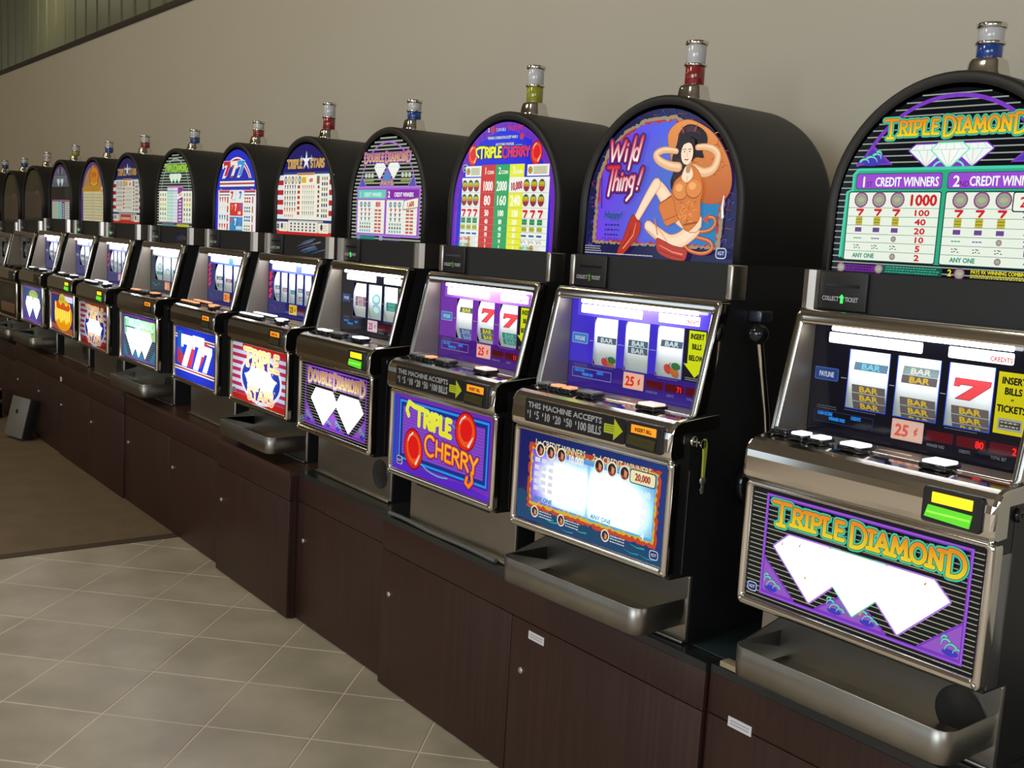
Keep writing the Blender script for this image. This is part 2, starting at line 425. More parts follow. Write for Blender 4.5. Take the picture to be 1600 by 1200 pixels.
def arch_bg(a, col, r=0.2175, zc=1.42, zb=1.315): a.poly(archpts(r, zc, zb), col)
def hstripes_arch(a, col, z0, z1, step, w, r=0.2165, zc=1.42, dim=1.0):
    a.up(); z = z0
    while z < z1:
        hw = r if z < zc else math.sqrt(max(0, r*r-(z-zc)**2))
        if hw > 0.01: a.rect(-hw, hw, z, z+w, col, False)
        z += step
def logo(a, x, z, s=0.011, col=(0.55, 0.62, 0.7)):
    a.rr(x-s, x+s, z-s*0.8, z+s*0.8, s*0.5, col); a.rr(x-s*.85, x+s*.85, z-s*.65, z+s*.65, s*0.4, (0.01, 0.02, 0.12))
    a.rect(x-s*.85, x+s*.85, z-s*.3, z+s*.3, (0.02, 0.04, 0.2))
    a.text('IGT', x, z-s*0.25, s*0.55, (0.8, 0.85, 0.9), 'c')
def diamond(a, x, zt, w, h, fill, edge, ew=0.0022, facets=True, shoulder=0.28):
    P = [(x-w/2, zt-h*shoulder*0.9), (x-w/2+w*0.18, zt), (x+w/2-w*0.18, zt), (x+w/2, zt-h*shoulder*0.9), (x, zt-h)]
    a.line(P+[P[0]], ew*2, edge); a.poly(P, fill)
    if facets:
        zs = P[0][1]; c1 = (0.25, 0.55, 0.50); c2 = (0.75, 0.35, 0.10)
        a.line([P[0], P[3]], ew*0.35, c1)
        for k, c in ((-0.25, c1), (0.0, c2), (0.25, c1)):
            a.line([(x+w*k, zs), (x, zt-h)], ew*0.35, c, lay=False)
        for k in (-0.35, -0.12, 0.12, 0.35):
            a.line([(x+w*k*0.75, zt), (x+w*k, zs)], ew*0.3, c1, lay=False)
def swirls(a, cx, cz, w, h, flip=1):
    """palm like scrolls in a corner triangle"""
    a.ell(cx+flip*.05*w, cz-.30*h, .42*w, .22*h, (0.05, 0.04, 0.50), 14)
    for dx, dz, r, a0, a1 in ((.10, -.25, .42, 175, 40), (-.18, .10, .30, 190, 50), (.42, -.30, .30, 170, 30), (-.28, .42, .18, 200, 60)):
        q = arc(cx+flip*dx*w, cz+dz*h, flip*r*w*.8, r*h*1.15, a0, a1, 7); a.line(q, 0.0066*w/0.05, (0.04, 0.03, 0.35), taper=(0.4, 1.2)); a.line(q, 0.0048*w/0.05, (0.16, 0.72, 0.44), taper=(0.35, 1.2))

def coin(a, x, z, r, c1=(0.30, 0.36, 0.26), c2=(0.28, 0.05, 0.22), c3=(0.45, 0.42, 0.30)):
    a.ell(x, z, r, r*1.0, c2, 14); a.ell(x, z, r*.8, r*.8, c1, 14, lay=False) if 0 else a.ell(x, z, r*.82, r*.8, c1, 14)
    a.ell(x, z, r*.5, r*.32, c3, 10)

def pay_rows(a, x0, x1, z1, rows, line=(0.12, 0.18, 0.14), ncol=3, xs=None):
    """rows: (height, kind, number, numcolor)"""
    z = z1; w = x1-x0
    for i, (h, kind, num, nc) in enumerate(rows):
        zb = z-h
        if i: a.rect(x0, x1, z-0.0005, z+0.0003, line)
        xs_ = [x0+w*(.14+.205*k) for k in range(3)]
        s = min(h*0.43, w*0.098); zc = (z+zb)/2
        if kind == 'coin':
            for q in xs_: coin(a, q, zc, s*1.15)
        elif kind == '7':
            a.up()
            for q in xs_: a.line([(q-s*.9, zc+s*.6), (q+s*.9, zc+s*.6), (q-s*.1, zc-s*.75)], s*.62, RED, lay=False)
        elif kind in ('gold', 'purple', 'green', 'blue', 'black', 'red'):
            c = {'gold': (0.50, 0.44, 0.04), 'purple': (0.17, 0.06, 0.32), 'green': (0.02, 0.26, 0.10), 'blue': (0.02, 0.12, 0.42), 'black': (0.10, 0.12, 0.11), 'red': (0.55, 0.03, 0.03)}[kind]
            hh = s*1.1 if kind in ('gold', 'green') else s*.6
            a.up()
            for q in xs_:
                a.rect(q-s, q+s, zc-hh, zc+hh, c, False)
            a.up()
            for q in xs_:
                for zz in (-.33, .33) if hh > s else (0,):
                    a.rect(q-s*.9, q+s*.9, zc+hh*zz-s*.07, zc+hh*zz+s*.07, (0.10, 0.08, 0.02), False)
        elif kind == 'mix':
            a.up()
            for q in xs_[:2]:
                for k in (-1, 0, 1): a.rect(q+s*k*.9-s*.35, q+s*k*.9+s*.35, zc-s*.15, zc+s*.15, (0.03, 0.30, 0.20) if q == xs_[0] else (0.12, 0.05, 0.4), False)
            coin(a, xs_[2], zc, s*.8)
        elif kind == 'any':
            a.text('ANY ONE', xs_[0]-s, zc-h*.26, h*.52, (0.02, 0.30, 0.20), 'l', 0.9, 0.0004); coin(a, xs_[2]+s*.2, zc, s*.85)
        elif kind == 'mini':
            a.up()
            for q in xs_:
                for k, (dx, dz) in enumerate(((-.7, .4), (0, -.3), (.5, .35), (.9, -.5), (-.6, -.5), (.1, .5))):
                    a.rect(q+s*dx-s*.22, q+s*dx+s*.22, zc+s*dz*.8-s*.12, zc+s*dz*.8+s*.12, (0.08, 0.10, 0.10), False)
        if num:
            a.text(num, x0+w*.82, zc-h*.33, h*.66, nc, 'c', 1.5 if len(num) < 4 else 1.05, 0.0011)
        z = zb

def tiny_lines(a, x0, x1, z0, n, dz, col, h=0.0022):
    """lines of small print"""
    rnd = random.Random(int(x0*1e4)+n); a.up()
    for i in range(n):
        x = x0; z = z0-i*dz; e = x1-rnd.random()*(x1-x0)*.12
        while x < e:
            w = (0.3+rnd.random()*0.9)*h*2.6; a.rect(x, min(e, x+w), z, z+h, col, False); x += w+h*.7

def gold_title(a, word, x0, x1, z, h, big, edge=(0.06, 0.62, 0.40), w=0.0, c0=(0.85, 0.66, 0.03), c1=(0.80, 0.28, 0.02), serif=0.17, hb=1.35, gap=0.12, halo=(0.01, 0.06, 0.05), ow=1.0):
    L = layout(word, x0, x1, z, h, big, hb, gap); st = a.disp(L, serif); w = w or h*.16
    a.title(st, [(w+h*.34*ow, halo), (w+h*.26*ow, edge), (w+h*.07*ow, (0.12, 0.05, 0.0)), (w, vgrad(z, c0, z+h, c1))])

# ---- artwork of the individual glasses (x, z in machine coordinates)
def top_triple_diamond(a):
    arch_bg(a, BLK); hstripes_arch(a, (0.30, 0.36, 0.30), 1.322, 1.634, 0.0113, 0.0022)
    A = [(-0.181, 1.512)]+[(0.19*math.cos(t)*0.98, 1.437+0.188*math.sin(t)) for t in [PI-(0.45+(PI-.9)*i/24) for i in range(25)]]+[(0.181, 1.512)]
    a.line(A, 0.007, PURP)
    for s in (-1, 1):
        T = [(s*0.181, 1.511), (s*0.153, 1.548), (s*0.108, 1.511)]
        a.poly(T, PURP); a.poly([(s*0.174, 1.5135), (s*0.153, 1.541), (s*0.116, 1.5135)], (0.07, 0.04, 0.45)); swirls(a, s*0.150, 1.521, 0.04, 0.022, s)
    for s in (-1, 1):
        diamond(a, s*0.042, 1.544, 0.07, 0.038, (0.85, 0.92, 0.88), PURP)
    a.poly([(-0.04, 1.504), (-0.015, 1.53), (0.015, 1.53), (0.04, 1.504)], PURP)
    a.line(arc(-.012, 1.503, .016, .012, 180, 20), 0.003, MINT); a.line(arc(.012, 1.503, .016, .012, 160, 0), 0.003, MINT)
    diamond(a, 0.0, 1.545, 0.068, 0.041, (0.90, 0.95, 0.90), MINT)
    gold_title(a, 'TRIPLE DIAMOND', -0.131, 0.131, 1.562, 0.0235, (0, 7, 13), w=0.0052)
    G = [(-0.188, 1.338), (-0.2, 1.345), (-0.196, 1.462), (-0.185, 1.466), (-0.185, 1.494), (-0.176, 1.503), (0.176, 1.503), (0.185, 1.494), (0.185, 1.466), (0.196, 1.462), (0.2, 1.345), (0.188, 1.338)]
    a.poly(G, (0.03, 0.40, 0.22)); a.line(G[1:-1], 0.005, TEAL)
    for x0, x1, n, nd in ((-0.179, -0.008, '1', 'ST'), (0.002, 0.18, '2', 'ND')):
        a.rr(x0, x1, 1.468, 1.496, .005, (0.01, 0.02, 0.06)); a.rr(x0+.001, x1-.001, 1.469, 1.495, .005, (0.33, 0.07, 0.62))
        a.text(n, x0+.01, 1.472, .019, (0.9, 0.9, 0.9), 'l', 1.0, .0006); a.text(nd, x0+.022, 1.472, .0095, (0.08, 0.01, 0.22), 'l', .9)
        a.text('CREDIT WINNERS', x0+.040, 1.473, .0165, (0.88, 0.92, 0.92), 'l', .68, .0005)
    R1 = [(.029, 'coin', '1000', RED), (.0158, '7', '100', RED), (.0158, 'gold', '40', RED), (.0158, 'purple', '20', RED), (.0150, 'mix', '10', RED), (.0158, 'mini', '5', RED), (.0158, 'any', '2', RED)]
    R2_ = [(.029, 'coin', '', RED), (.0158, '7', '200', PURP), (.0158, 'gold', '80', PURP), (.0158, 'purple', '40', PURP), (.0150, 'mix', '20', PURP), (.0158, 'mini', '10', PURP), (.0158, 'any', '4', PURP)]
    a.rr(-.192, -.006, 1.338, 1.464, .004, (0.01, .05, .05)); a.rr(-.190, -.008, 1.34, 1.462, .003, (0.80, 0.88, 0.76)); pay_rows(a, -.190, -.008, 1.4635, R1)
    a.rr(.002, .192, 1.338, 1.464, .004, (0.01, .05, .05)); a.rr(.004, .190, 1.34, 1.462, .003, (0.80, 0.88, 0.76)); pay_rows(a, .004, .190, 1.4635, R2_)
    a.rr(.122, .196, 1.43, 1.463, .004, (0.02, .03, .03)); a.rr(.124, .194, 1.432, 1.461, .003, (0.85, .9, .8)); a.text('2,500', .158, 1.438, .017, RED, 'c', .9, .0006)
    a.rect(-.2, -.118, 1.3185, 1.331, (.13, .02, .25)); coin(a, -.192, 1.3245, .009); tiny_lines(a, -.18, -.125, 1.326, 2, .005, (.05, .0, .1))
    a.rect(-.112, .012, 1.3185, 1.333, (.01, .08, .06)); coin(a, -.112, 1.3255, .009); tiny_lines(a, -.098, .01, 1.329, 3, .0042, (.05, .45, .3), .002)
    a.text('2', .026, 1.321, .011, YEL, 'c', 1, .0005); coin(a, .044, 1.3255, .010); a.text('PAYS 9X WINNING COMBINATION', .064, 1.327, .0062, YEL, 'l', .85, .0002)
    tiny_lines(a, .064, .2, 1.3235, 2, .0038, (.6, .55, .03), .0019)

def belly_triple_diamond(a, word='TRIPLE DIAMOND', n=3, titlecol=None):
    a.rect(-.2265, .2265, .705, .915, BLK); a.up(); z = .712
    while z < .911: a.rect(-.224, .224, z, z+.0017, (0.34, 0.37, 0.25), False); z += .0087
    for T in ([(-.19, .726), (-.19, .79), (-.118, .726)], [(-.07, .726), (0, .778), (.07, .726)], [(.205, .726), (.205, .79), (.13, .726)]):
        a.poly(T, (0.30, 0.10, 0.55)); a.line(T+[T[0]], .004, PURP)
    swirls(a, -.170, .742, .034, .027, 1); swirls(a, .184, .742, .034, .027, 1); swirls(a, -.032, .741, .034, .024, 1); swirls(a, .034, .741, .034, .024, 1)
    a.frame(-.193, .208, .719, .909, .0062, PURP); a.frame(-.1915, .2065, .7205, .9075, .002, (.35, .12, .72))
    HOT = (5.0, 5.2, 5.2)
    if n == 3:
        for x in (-.083, .093): diamond(a, x, .842, .168, .108, HOT, LILAC, .0034, False)
        diamond(a, .006, .842, .165, .105, HOT, (.15, .55, .35), .0026, False)
        a.poly([(-.08, .84), (.09, .84), (.09, .79), (.05, .776), (-.035, .776), (-.08, .79)], HOT)
        for x, z, c in ((-.153, .822, ORG), (-.098, .774, ORG), (.02, .745, ORG), (-.115, .828, (.3, .35, .7)), (.13, .83, (.7, .2, .1))):
            a.poly([(x, z), (x+.006, z+.008), (x+.004, z-.002)], c)
    else:
        for x in (-.062, .104): diamond(a, x, .842, .175, .112, HOT, LILAC, .002, False, .36)
    tc = titlecol or {}
    gold_title(a, word, -.176, .198, .862, .030, (0, 7, 13), w=.0075, **tc)
    logo(a, -.209, .727); tiny_lines(a, .16, .2, .713, 1, .004, (.4, .4, .4), .002)

def cherry(a, cx, cz, rx, rz, tilt=0.0, hi=1):
    ct, stt = math.cos(tilt), math.sin(tilt)
    def E(k, dx=0, dz=0, n=20): return [(cx+((rx*k)*math.cos(2*PI*i/n)+dx)*ct-((rz*k)*math.sin(2*PI*i/n)+dz)*stt, cz+((rx*k)*math.cos(2*PI*i/n)+dx)*stt+((rz*k)*math.sin(2*PI*i/n)+dz)*ct) for i in range(n)]
    a.poly(E(1.08), (.25, .0, .02)); a.poly(E(1.0), (.72, .02, .01)); a.poly(E(.82, rx*.06, rz*.02), (.85, .10, .015)); a.poly(E(.6, rx*.05, rz*.08), (.75, .01, .01))
    a.line([(cx-rx*.62, cz+rz*.35), (cx-rx*.45, cz+rz*.62), (cx-rx*.1, cz+rz*.82)], rx*.13, (.95, .75, .7), taper=(.5, 1)); a.line([(cx+rx*.75, cz-rz*.2), (cx+rx*.35, cz-rz*.72)], rx*.2, (.95, .7, .6), taper=(.3, 1))

def belly_cherry(a):
    a.grid(-.2265, .2265, .705, .915, 1, 6, vgrad(.705, (.18, .03, .50), .915, (.16, .03, .42)))
    a.poly([(-.227, .706), (-.227, .83), (-.205, .74), (.0, .722), (.1, .73), (.226, .718), (.226, .706)], (.10, .02, .55)); a.rect(-.227, -.205, .72, .91, (.02, .06, .5))
    a.frame(-.195, .208, .738, .900, .006, (.02, .30, .80)); a.frame(-.189, .202, .744, .894, .010, (.01, .03, .25)); a.frame(-.20, .213, .733, .905, .005, (.03, .02, .42))
    a.rect(-.179, .192, .754, .884, (.20, .05, .52)); a.up()
    for i in range(16): a.rect(-.179, .192, .756+i*.008, .7585+i*.008, (.26, .08, .62), False)
    a.line(arc(-.02, .80, .13, .085, 40, 130), .0035, (.05, .45, .50)); a.line(arc(.0, .79, .12, .065, 180, 290), .0035, (.10, .50, .50))
    cherry(a, -.122, .775, .043, .052, .2); cherry(a, .112, .862, .043, .047, -.1)
    T = a.disp(layout('TRIPLE', -.118, .048, .842, .040, (0,), 1.12, .08)); T.append([(-.122, .884), (-.150, .890), (-.160, .868), (-.150, .855)])
    T = [[(x, z-.06*(x+.03)) for x, z in s] for s in T]
    a.title(T, [(.018, (.08, .10, .30)), (.0145, (.9, .9, .2)), (.009, (.45, .45, .0)), (.0075, vgrad(.83, (.9, .8, .0), .89, (.85, .9, .05)))])
    C = a.disp(layout('CHERRY', -.068, .17, .772, .040, (0,), 1.3, .07)); C = [[(x, z-.07*(x-.05)) for x, z in s] for s in C]; C.append([(.146, .765), (.15, .742), (.136, .728), (.122, .736), (.128, .75)])
    a.title(C, [(.018, (.06, .01, .22)), (.0125, (.85, .10, .01)), (.006, vgrad(.74, (.9, .3, .02), .82, (.95, .6, .03)))])
    a.rr(-.2, -.172, .722, .745, .005, (.5, .5, .6)); a.rr(-.198, -.176, .724, .743, .004, (.02, .02, .2)); a.text('IGT', -.187, .729, .008, (.8, .8, .85), 'c')

def top_cherry(a):
    arch_bg(a, (.015, .02, .62)); a.line([(-.212, 1.32)]+archpts(.208, 1.42, 1.33)[1:-1]+[(.212, 1.32)], .022, (.16, .03, .50))
    a.poly([(-.15, 1.53), (.15, 1.53), (.11, 1.59), (.0, 1.625), (-.11, 1.59)], (.01, .015, .7))
    a.text('2', -.072, 1.617, .010, WHT, 'c', 1, .0004); a.ell(-.054, 1.622, .009, .009, (.5, .03, .03)); a.text("'S DOUBLE", -.04, 1.617, .008, (.7, .8, .7), 'l', .8); a.text('PAYS 9X', .012, 1.617, .012, (.65, .02, .12), 'l', 1, .0006)
    a.text('WINNING COMBINATION EXCEPT WHEN 3', -.074, 1.597, .0075, (.7, .75, .35), 'l', .62, .0002); a.ell(.07, 1.6, .008, .008, (.6, .03, .06)); a.text('ARE SHOWING ON PAYLINE', 0, 1.58, .007, (.75, .75, .3), 'c', .62, .0002)
    cherry(a, -.137, 1.558, .021, .026); cherry(a, .132, 1.558, .022, .028)
    a.line(arc(.06, 1.56, .05, .02, 20, 150), .0022, (.1, .5, .4))
    T = a.disp(layout('TRIPLE', -.108, -.012, 1.552, .024, (0,), 1.15, .08)); T.append([(-.108, 1.577), (-.122, 1.573), (-.12, 1.56), (-.11, 1.553)])
    a.title(T, [(.011, (.02, .05, .05)), (.0065, (.85, .85, .05))])
    C = a.disp(layout('CHERRY', -.006, .106, 1.552, .022, (0,), 1.2, .07)); a.title(C, [(.011, (.05, .02, .35)), (.0058, (.75, .03, .10))])
    logo(a, -.167, 1.525, .012)
    W = (.86, .88, .82); S = (.65, .66, .45)
    for x0, x1 in ((-.165, -.093), (.101, .187)):
        a.rect(x0, x1, 1.502, 1.53, W); coin(a, x0+.012, 1.516, .009, (.5, .4, .02), (.25, .03, .03), (.6, .1, .03)); a.rect(x0+.024, x1-.006, 1.506, 1.526, S); tiny_lines(a, x0+.027, x1-.01, 1.521, 4, .0045, (.3, .32, .2), .0018)
    a.rect(-.178, -.093, 1.315, 1.499, W); a.rect(.09, .191, 1.315, 1.499, W)
    a.rect(-.093, -.030, 1.315, 1.532, (.60, .03, .02)); a.rect(-.030, .030, 1.315, 1.532, (.02, .36, .10)); a.rect(.030, .090, 1.315, 1.532, (.80, .82, .03)); a.rect(.030, .095, 1.46, 1.499, W)
    for x, n in ((-.061, '1'), (0, '2'), (.06, '3')):
        a.text(n, x-.018, 1.508, .018, WHT, 'l', .9, .0006); a.text('COIN', x-.005, 1.508, .009, WHT, 'l', .9, .0004)
    cols = [['1000', '80', '50', '40', '20', '10', '5', '2'], ['2000', '160', '100', '80', '40', '20', '10', '4'], ['10,000', '240', '150', '120', '60', '30', '15', '6']]
    zc = [1.478, 1.441, 1.408, 1.386, 1.368, 1.352, 1.336, 1.322]; hh = [.026, .026, .016, .012, .011, .011, .009, .008]
    for k, x in enumerate((-.061, 0, .06)):
        for t, z, h in zip(cols[k], zc, hh):
            if t == '10,000': a.text(t, x+.003, z-h*.4, h*.8, (.45, .01, .02), 'c', .62, .001, rot=.12)
            else: a.text(t, x, z-h/2, h, (.92, .92, .86), 'c', .62 if len(t) > 3 else .8, .0009)
    edges = [1.499, 1.46, 1.422, 1.396, 1.377, 1.361, 1.344, 1.329]
    for z in edges[1:]: a.rect(-.178, .191, z-.0004, z+.0004, (.25, .28, .22))
    for xa, step in ((-.163, .0275), (.106, .031)):
        for k in range(3):
            x = xa+k*step
            for z in (1.478, 1.441):
                a.ell(x, z, .0125, .0155, (.03, .10, .04)); a.ell(x, z-.002, .0115, .0125, (.30, .02, .05)); a.poly([(x-.0115, z), (x-.008, z+.009), (x+.008, z+.009), (x+.0115, z)], (.50, .48, .02)); a.rect(x-.010, x+.010, z-.003, z+.002, (.55, .25, .02))
            a.line([(x-.007, 1.414), (x+.008, 1.414), (x-.001, 1.399)], .006, (.62, .02, .02))
            a.rect(x-.010, x+.010, 1.38, 1.394, (.02, .26, .08)); a.rect(x-.010, x+.010, 1.3865, 1.3873, (.3, .5, .3)); a.rect(x-.010, x+.010, 1.363, 1.375, (.42, .44, .04)); a.rect(x-.010, x+.010, 1.3685, 1.3693, (.1, .12, .02)); a.rect(x-.010, x+.010, 1.35, 1.355, (.02, .12, .35))
    for x, t, z, c in ((-.176, 'ANY TWO', 1.333, (.5, .02, .03)), (-.176, 'ANY ONE', 1.318, GRN), (.094, 'ANY ONE', 1.318, GRN)):
        a.text(t, x, z, .009, c, 'l', .82, .0005); coin(a, x+.048, z+.004, .007, (.5, .4, .02), (.25, .03, .03), (.6, .1, .03)); tiny_lines(a, x+.058, x+.08, z+.006, 2, .005, (.5, .52, .48), .0015)
    a.up()
    for k in range(3):
        for j, (dx, dz) in enumerate(((-.008, 3), (-.002, 0), (.004, 3), (.008, -1), (-.006, -2))): a.rect(.106+.031*k+dx-.002, .106+.031*k+dx+.002, 1.337+dz*.001-.0012, 1.337+dz*.001+.0012, (.15, .16, .15), False)

def jag(pts, amp, step, seed=1):
    rnd = random.Random(seed); out = []
    for i in range(len(pts)):
        (ax, az), (bx, bz) = pts[i], pts[(i+1) % len(pts)]; L = math.hypot(bx-ax, bz-az); n = max(1, int(L/step)); px, pz = -(bz-az)/L, (bx-ax)/L
        for k in range(n):
            t = k/n; d = (rnd.random()-.5)*2*amp if k % 2 else amp*.6
            out.append((ax+(bx-ax)*t+px*d, az+(bz-az)*t+pz*d))
    return out

def cr(P, n=5, closed=True):
    out = []; N = len(P)
    for i in range(N if closed else N-1):
        q = [P[(i+k) % N] if closed else P[min(max(i+k, 0), N-1)] for k in (-1, 0, 1, 2)]
        for j in range(n):
            t = j/n; out.append(tuple(.5*(2*q[1][k]+(q[2][k]-q[0][k])*t+(2*q[0][k]-5*q[1][k]+4*q[2][k]-q[3][k])*t*t+(3*q[1][k]-q[0][k]-3*q[2][k]+q[3][k])*t**3) for k in (0, 1)))
    return out if closed else out+[P[-1]]
def shade(a, P, c, dark, grow=.0016):
    P = cr(P); cx = sum(p[0] for p in P)/len(P); cz = sum(p[1] for p in P)/len(P)
    a.line(P+[P[0]], grow*1.6, dark); a.poly(P, c)

def top_wild(a):
    rnd = random.Random(8)
    arch_bg(a, (.012, .012, .07))
    for i in range(90):
        t = rnd.random()*PI; r = .19+rnd.random()*.022; x, z = r*math.cos(t), 1.42+r*math.sin(t)
        if rnd.random() < .5: x = (-1 if rnd.random() < .5 else 1)*(.185+rnd.random()*.025); z = 1.33+rnd.random()*.12
        L = .008+rnd.random()*.02; ang = rnd.random()*PI
        a.line([(x-L/2*math.cos(ang), z-L/2*math.sin(ang)*.4), (x+L/2*math.cos(ang), z+L/2*math.sin(ang)*.4)], .0022, rnd.choice([(.02, .04, .35), (.15, .03, .25), (.03, .10, .40), (.25, .03, .05)]), taper=(.2, 1))
    B = [(-.19, 1.345), (-.186, 1.49), (-.16, 1.55), (-.11, 1.592), (-.05, 1.616), (.04, 1.62), (.15, 1.55), (.186, 1.48), (.182, 1.345)]
    a.poly(jag(B, .003, .006, 3), (.33, .25, .15)); a.poly(jag([(x*.95, 1.46+(z-1.46)*.95) for x, z in B], .004, .007, 4), (.45, .03, .02))
    def bgc(x, z): return lerp(lerp((.16, .06, .80), (.05, .13, .80), (x+.12)/.15), (.0, .22, .42), (x-.05)/.13)
    Bi = jag([(x*.93, 1.46+(z-1.46)*.93) for x, z in B], .004, .007, 5); a.poly(Bi, bgc)
    # cushion
    OR = (.66, .19, .03); ORd = (.34, .07, .012); ORl = (.90, .42, .14); SK = (.95, .74, .54); SKs = (.55, .27, .12); SKm = (.82, .50, .28); HR = (.012, .004, .006)
    rnd = random.Random(5)
    P = [(.022, 1.565), (.026, 1.592), (.055, 1.608), (.09, 1.606), (.142, 1.58), (.178, 1.54), (.197, 1.50), (.198, 1.465), (.18, 1.443), (.145, 1.437), (.11, 1.45), (.05, 1.50)]
    shade(a, P, vgrad(1.43, (.48, .10, .02), 1.6, (.78, .28, .06)), ORd)
    for i in range(44):
        t = rnd.random()*2*PI; r = rnd.random()**.5; x = .125+.062*r*math.cos(t); z = 1.52+.07*r*math.sin(t); q = rnd.random()*180
        a.line(arc(x, z, .010, .008, q, q+110, 4), .0016, rnd.choice([ORd, ORd, ORl]), taper=(.3, 1))
    # hair behind
    a.poly(cr([(.048, 1.56), (.054, 1.585), (.072, 1.599), (.098, 1.597), (.124, 1.582), (.131, 1.562), (.12, 1.545), (.124, 1.53), (.10, 1.53), (.085, 1.505), (.082, 1.48), (.066, 1.458), (.045, 1.462), (.038, 1.482), (.044, 1.505), (.038, 1.53)]), HR)
    for k in range(7): a.line(cr([(.048+.005*k, 1.53), (.044+.004*k, 1.50), (.050+.004*k, 1.472)], 4, False), .0009, (.12, .05, .06))
    for k in range(6): a.line(arc(.088, 1.56, .03+.003*k, .026+.002*k, 40+k*9, 120+k*6, 6), .0009, (.13, .05, .07))
    # arms raised behind the head
    for pts, w in (([(.100, 1.508), (.128, 1.500), (.153, 1.508), (.162, 1.532), (.150, 1.546), (.128, 1.552), (.106, 1.552)], .017), ([(.058, 1.512), (.030, 1.516), (.002, 1.527), (-.008, 1.540), (.010, 1.548), (.032, 1.548), (.050, 1.545)], .016)):
        q = cr(pts, 4, False); a.line(q, w+.003, SKs, taper=(1.15, .65)); a.line(q, w, SKm, taper=(1.15, .6)); a.line([(x+.001, z+.002) for x, z in q], w*.45, (.95, .66, .40), taper=(1.1, .6))
    # tail
    T1 = cr([(.112, 1.386), (.097, 1.374), (.090, 1.356), (.100, 1.342), (.125, 1.335), (.150, 1.336), (.166, 1.346), (.158, 1.360), (.130, 1.366), (.108, 1.370)], 4, False); T2 = cr([(.108, 1.382), (.135, 1.379), (.158, 1.384), (.169, 1.396), (.164, 1.408), (.148, 1.409)], 4, False)
    for T in (T1, T2): a.line(T, .0082, (.25, .03, .01)); a.line(T, .0062, (.62, .14, .03)); a.line([(x-.001, z+.001) for x, z in T], .0018, (.85, .38, .16))
    a.poly([(.155, 1.418), (.133, 1.404), (.152, 1.396), (.148, 1.406)], (.55, .08, .02))
    # legs
    def limb(pts, w, tp):
        q = cr(pts, 5, False); a.line(q, w+.0035, SKs, taper=tp); a.line(q, w, (.92, .66, .45), taper=tp); a.line(q, w*.55, SK, taper=tp)
    limb([(.112, 1.383), (.082, 1.362), (.048, 1.356), (.012, 1.372), (-.014, 1.386)], .030, (1.15, .72)); limb([(-.016, 1.388), (.006, 1.376), (.034, 1.352)], .023, (.9, .75))
    a.line([(.002, 1.403), (.013, 1.370)], .003, OR)
    limb([(.112, 1.398), (.08, 1.408), (.045, 1.432), (.016, 1.462), (.0, 1.476)], .038, (1.15, .62)); limb([(.0, 1.477), (-.012, 1.462), (-.030, 1.436), (-.044, 1.414), (-.055, 1.398)], .026, (.95, .55))
    shade(a, [(.012, 1.430), (.030, 1.444), (.050, 1.452), (.064, 1.428), (.070, 1.404), (.052, 1.394), (.036, 1.390), (.022, 1.410)], OR, ORd); a.line([(.014, 1.436), (.050, 1.454)], .0028, ORd); a.line([(.03, 1.40), (.066, 1.412)], .0018, ORd)
    for B_ in ([(-.066, 1.408), (-.05, 1.400), (-.038, 1.391), (-.042, 1.366), (-.060, 1.348), (-.086, 1.324), (-.103, 1.322), (-.100, 1.336), (-.088, 1.358)], [(.012, 1.360), (.030, 1.357), (.060, 1.347), (.096, 1.341), (.099, 1.328), (.090, 1.317), (.05, 1.321), (.018, 1.334)]): shade(a, B_, (.48, .035, .015), (.14, .01, .01))
    a.line([(-.052, 1.392), (-.058, 1.366), (-.086, 1.336)], .0035, (.85, .28, .18), taper=(.5, 1)); a.line([(.022, 1.347), (.06, 1.334), (.088, 1.330)], .0035, (.80, .26, .16), taper=(.5, 1)); a.line([(-.066, 1.38), (-.07, 1.36), (-.09, 1.338)], .0015, (.2, .01, .01)); a.line([(.02, 1.338), (.06, 1.327), (.09, 1.323)], .0015, (.2, .01, .01))
    # torso: orange one-piece suit
    shade(a, [(.082, 1.505), (.098, 1.514), (.118, 1.498), (.130, 1.468), (.126, 1.44), (.128, 1.415), (.122, 1.398), (.098, 1.380), (.078, 1.396), (.062, 1.420), (.056, 1.440), (.046, 1.455), (.052, 1.480), (.066, 1.492)], OR, ORd)
    for x, z in ((.070, 1.463), (.106, 1.467)): a.ell(x, z, .0225, .0205, ORd, 20); a.ell(x+.0005, z+.001, .0210, .0190, (.74, .25, .05), 20); a.ell(x-.004, z+.006, .010, .008, ORl, 14)
    for i in range(20):
        x = .066+rnd.random()*.052; z = 1.395+rnd.random()*.045; q = rnd.random()*180; a.line(arc(x, z, .006, .004, q, q+120, 3), .0012, rnd.choice([ORd, ORl]))
    a.poly(cr([(.080, 1.512), (.093, 1.514), (.102, 1.494), (.087, 1.480), (.072, 1.490)]), SK); a.line([(.087, 1.492), (.087, 1.481)], .0012, SKs)
    a.line([(.088, 1.392), (.122, 1.398)], .004, ORd)
    # head and face
    a.line([(.088, 1.505), (.09, 1.52)], .013, SKs); a.ell(.082, 1.54, .0165, .0235, SK, 20); a.poly([(.062, 1.545), (.066, 1.568), (.083, 1.575), (.10, 1.568), (.104, 1.545), (.097, 1.558), (.083, 1.562), (.07, 1.558)], HR)
    for s, x in ((-1, .075), (1, .089)):
        a.line([(x-.0045, 1.547), (x, 1.5495), (x+.0045, 1.547)], .0013, HR); a.ell(x, 1.5435, .0034, .0018, (.9, .9, .85), 8); a.ell(x, 1.5435, .0017, .0018, HR, 8)
    a.line([(.082, 1.542), (.0835, 1.534), (.081, 1.5335)], .001, SKs); a.line([(.0775, 1.5275), (.082, 1.5262), (.0865, 1.5275)], .0024, (.55, .03, .03))
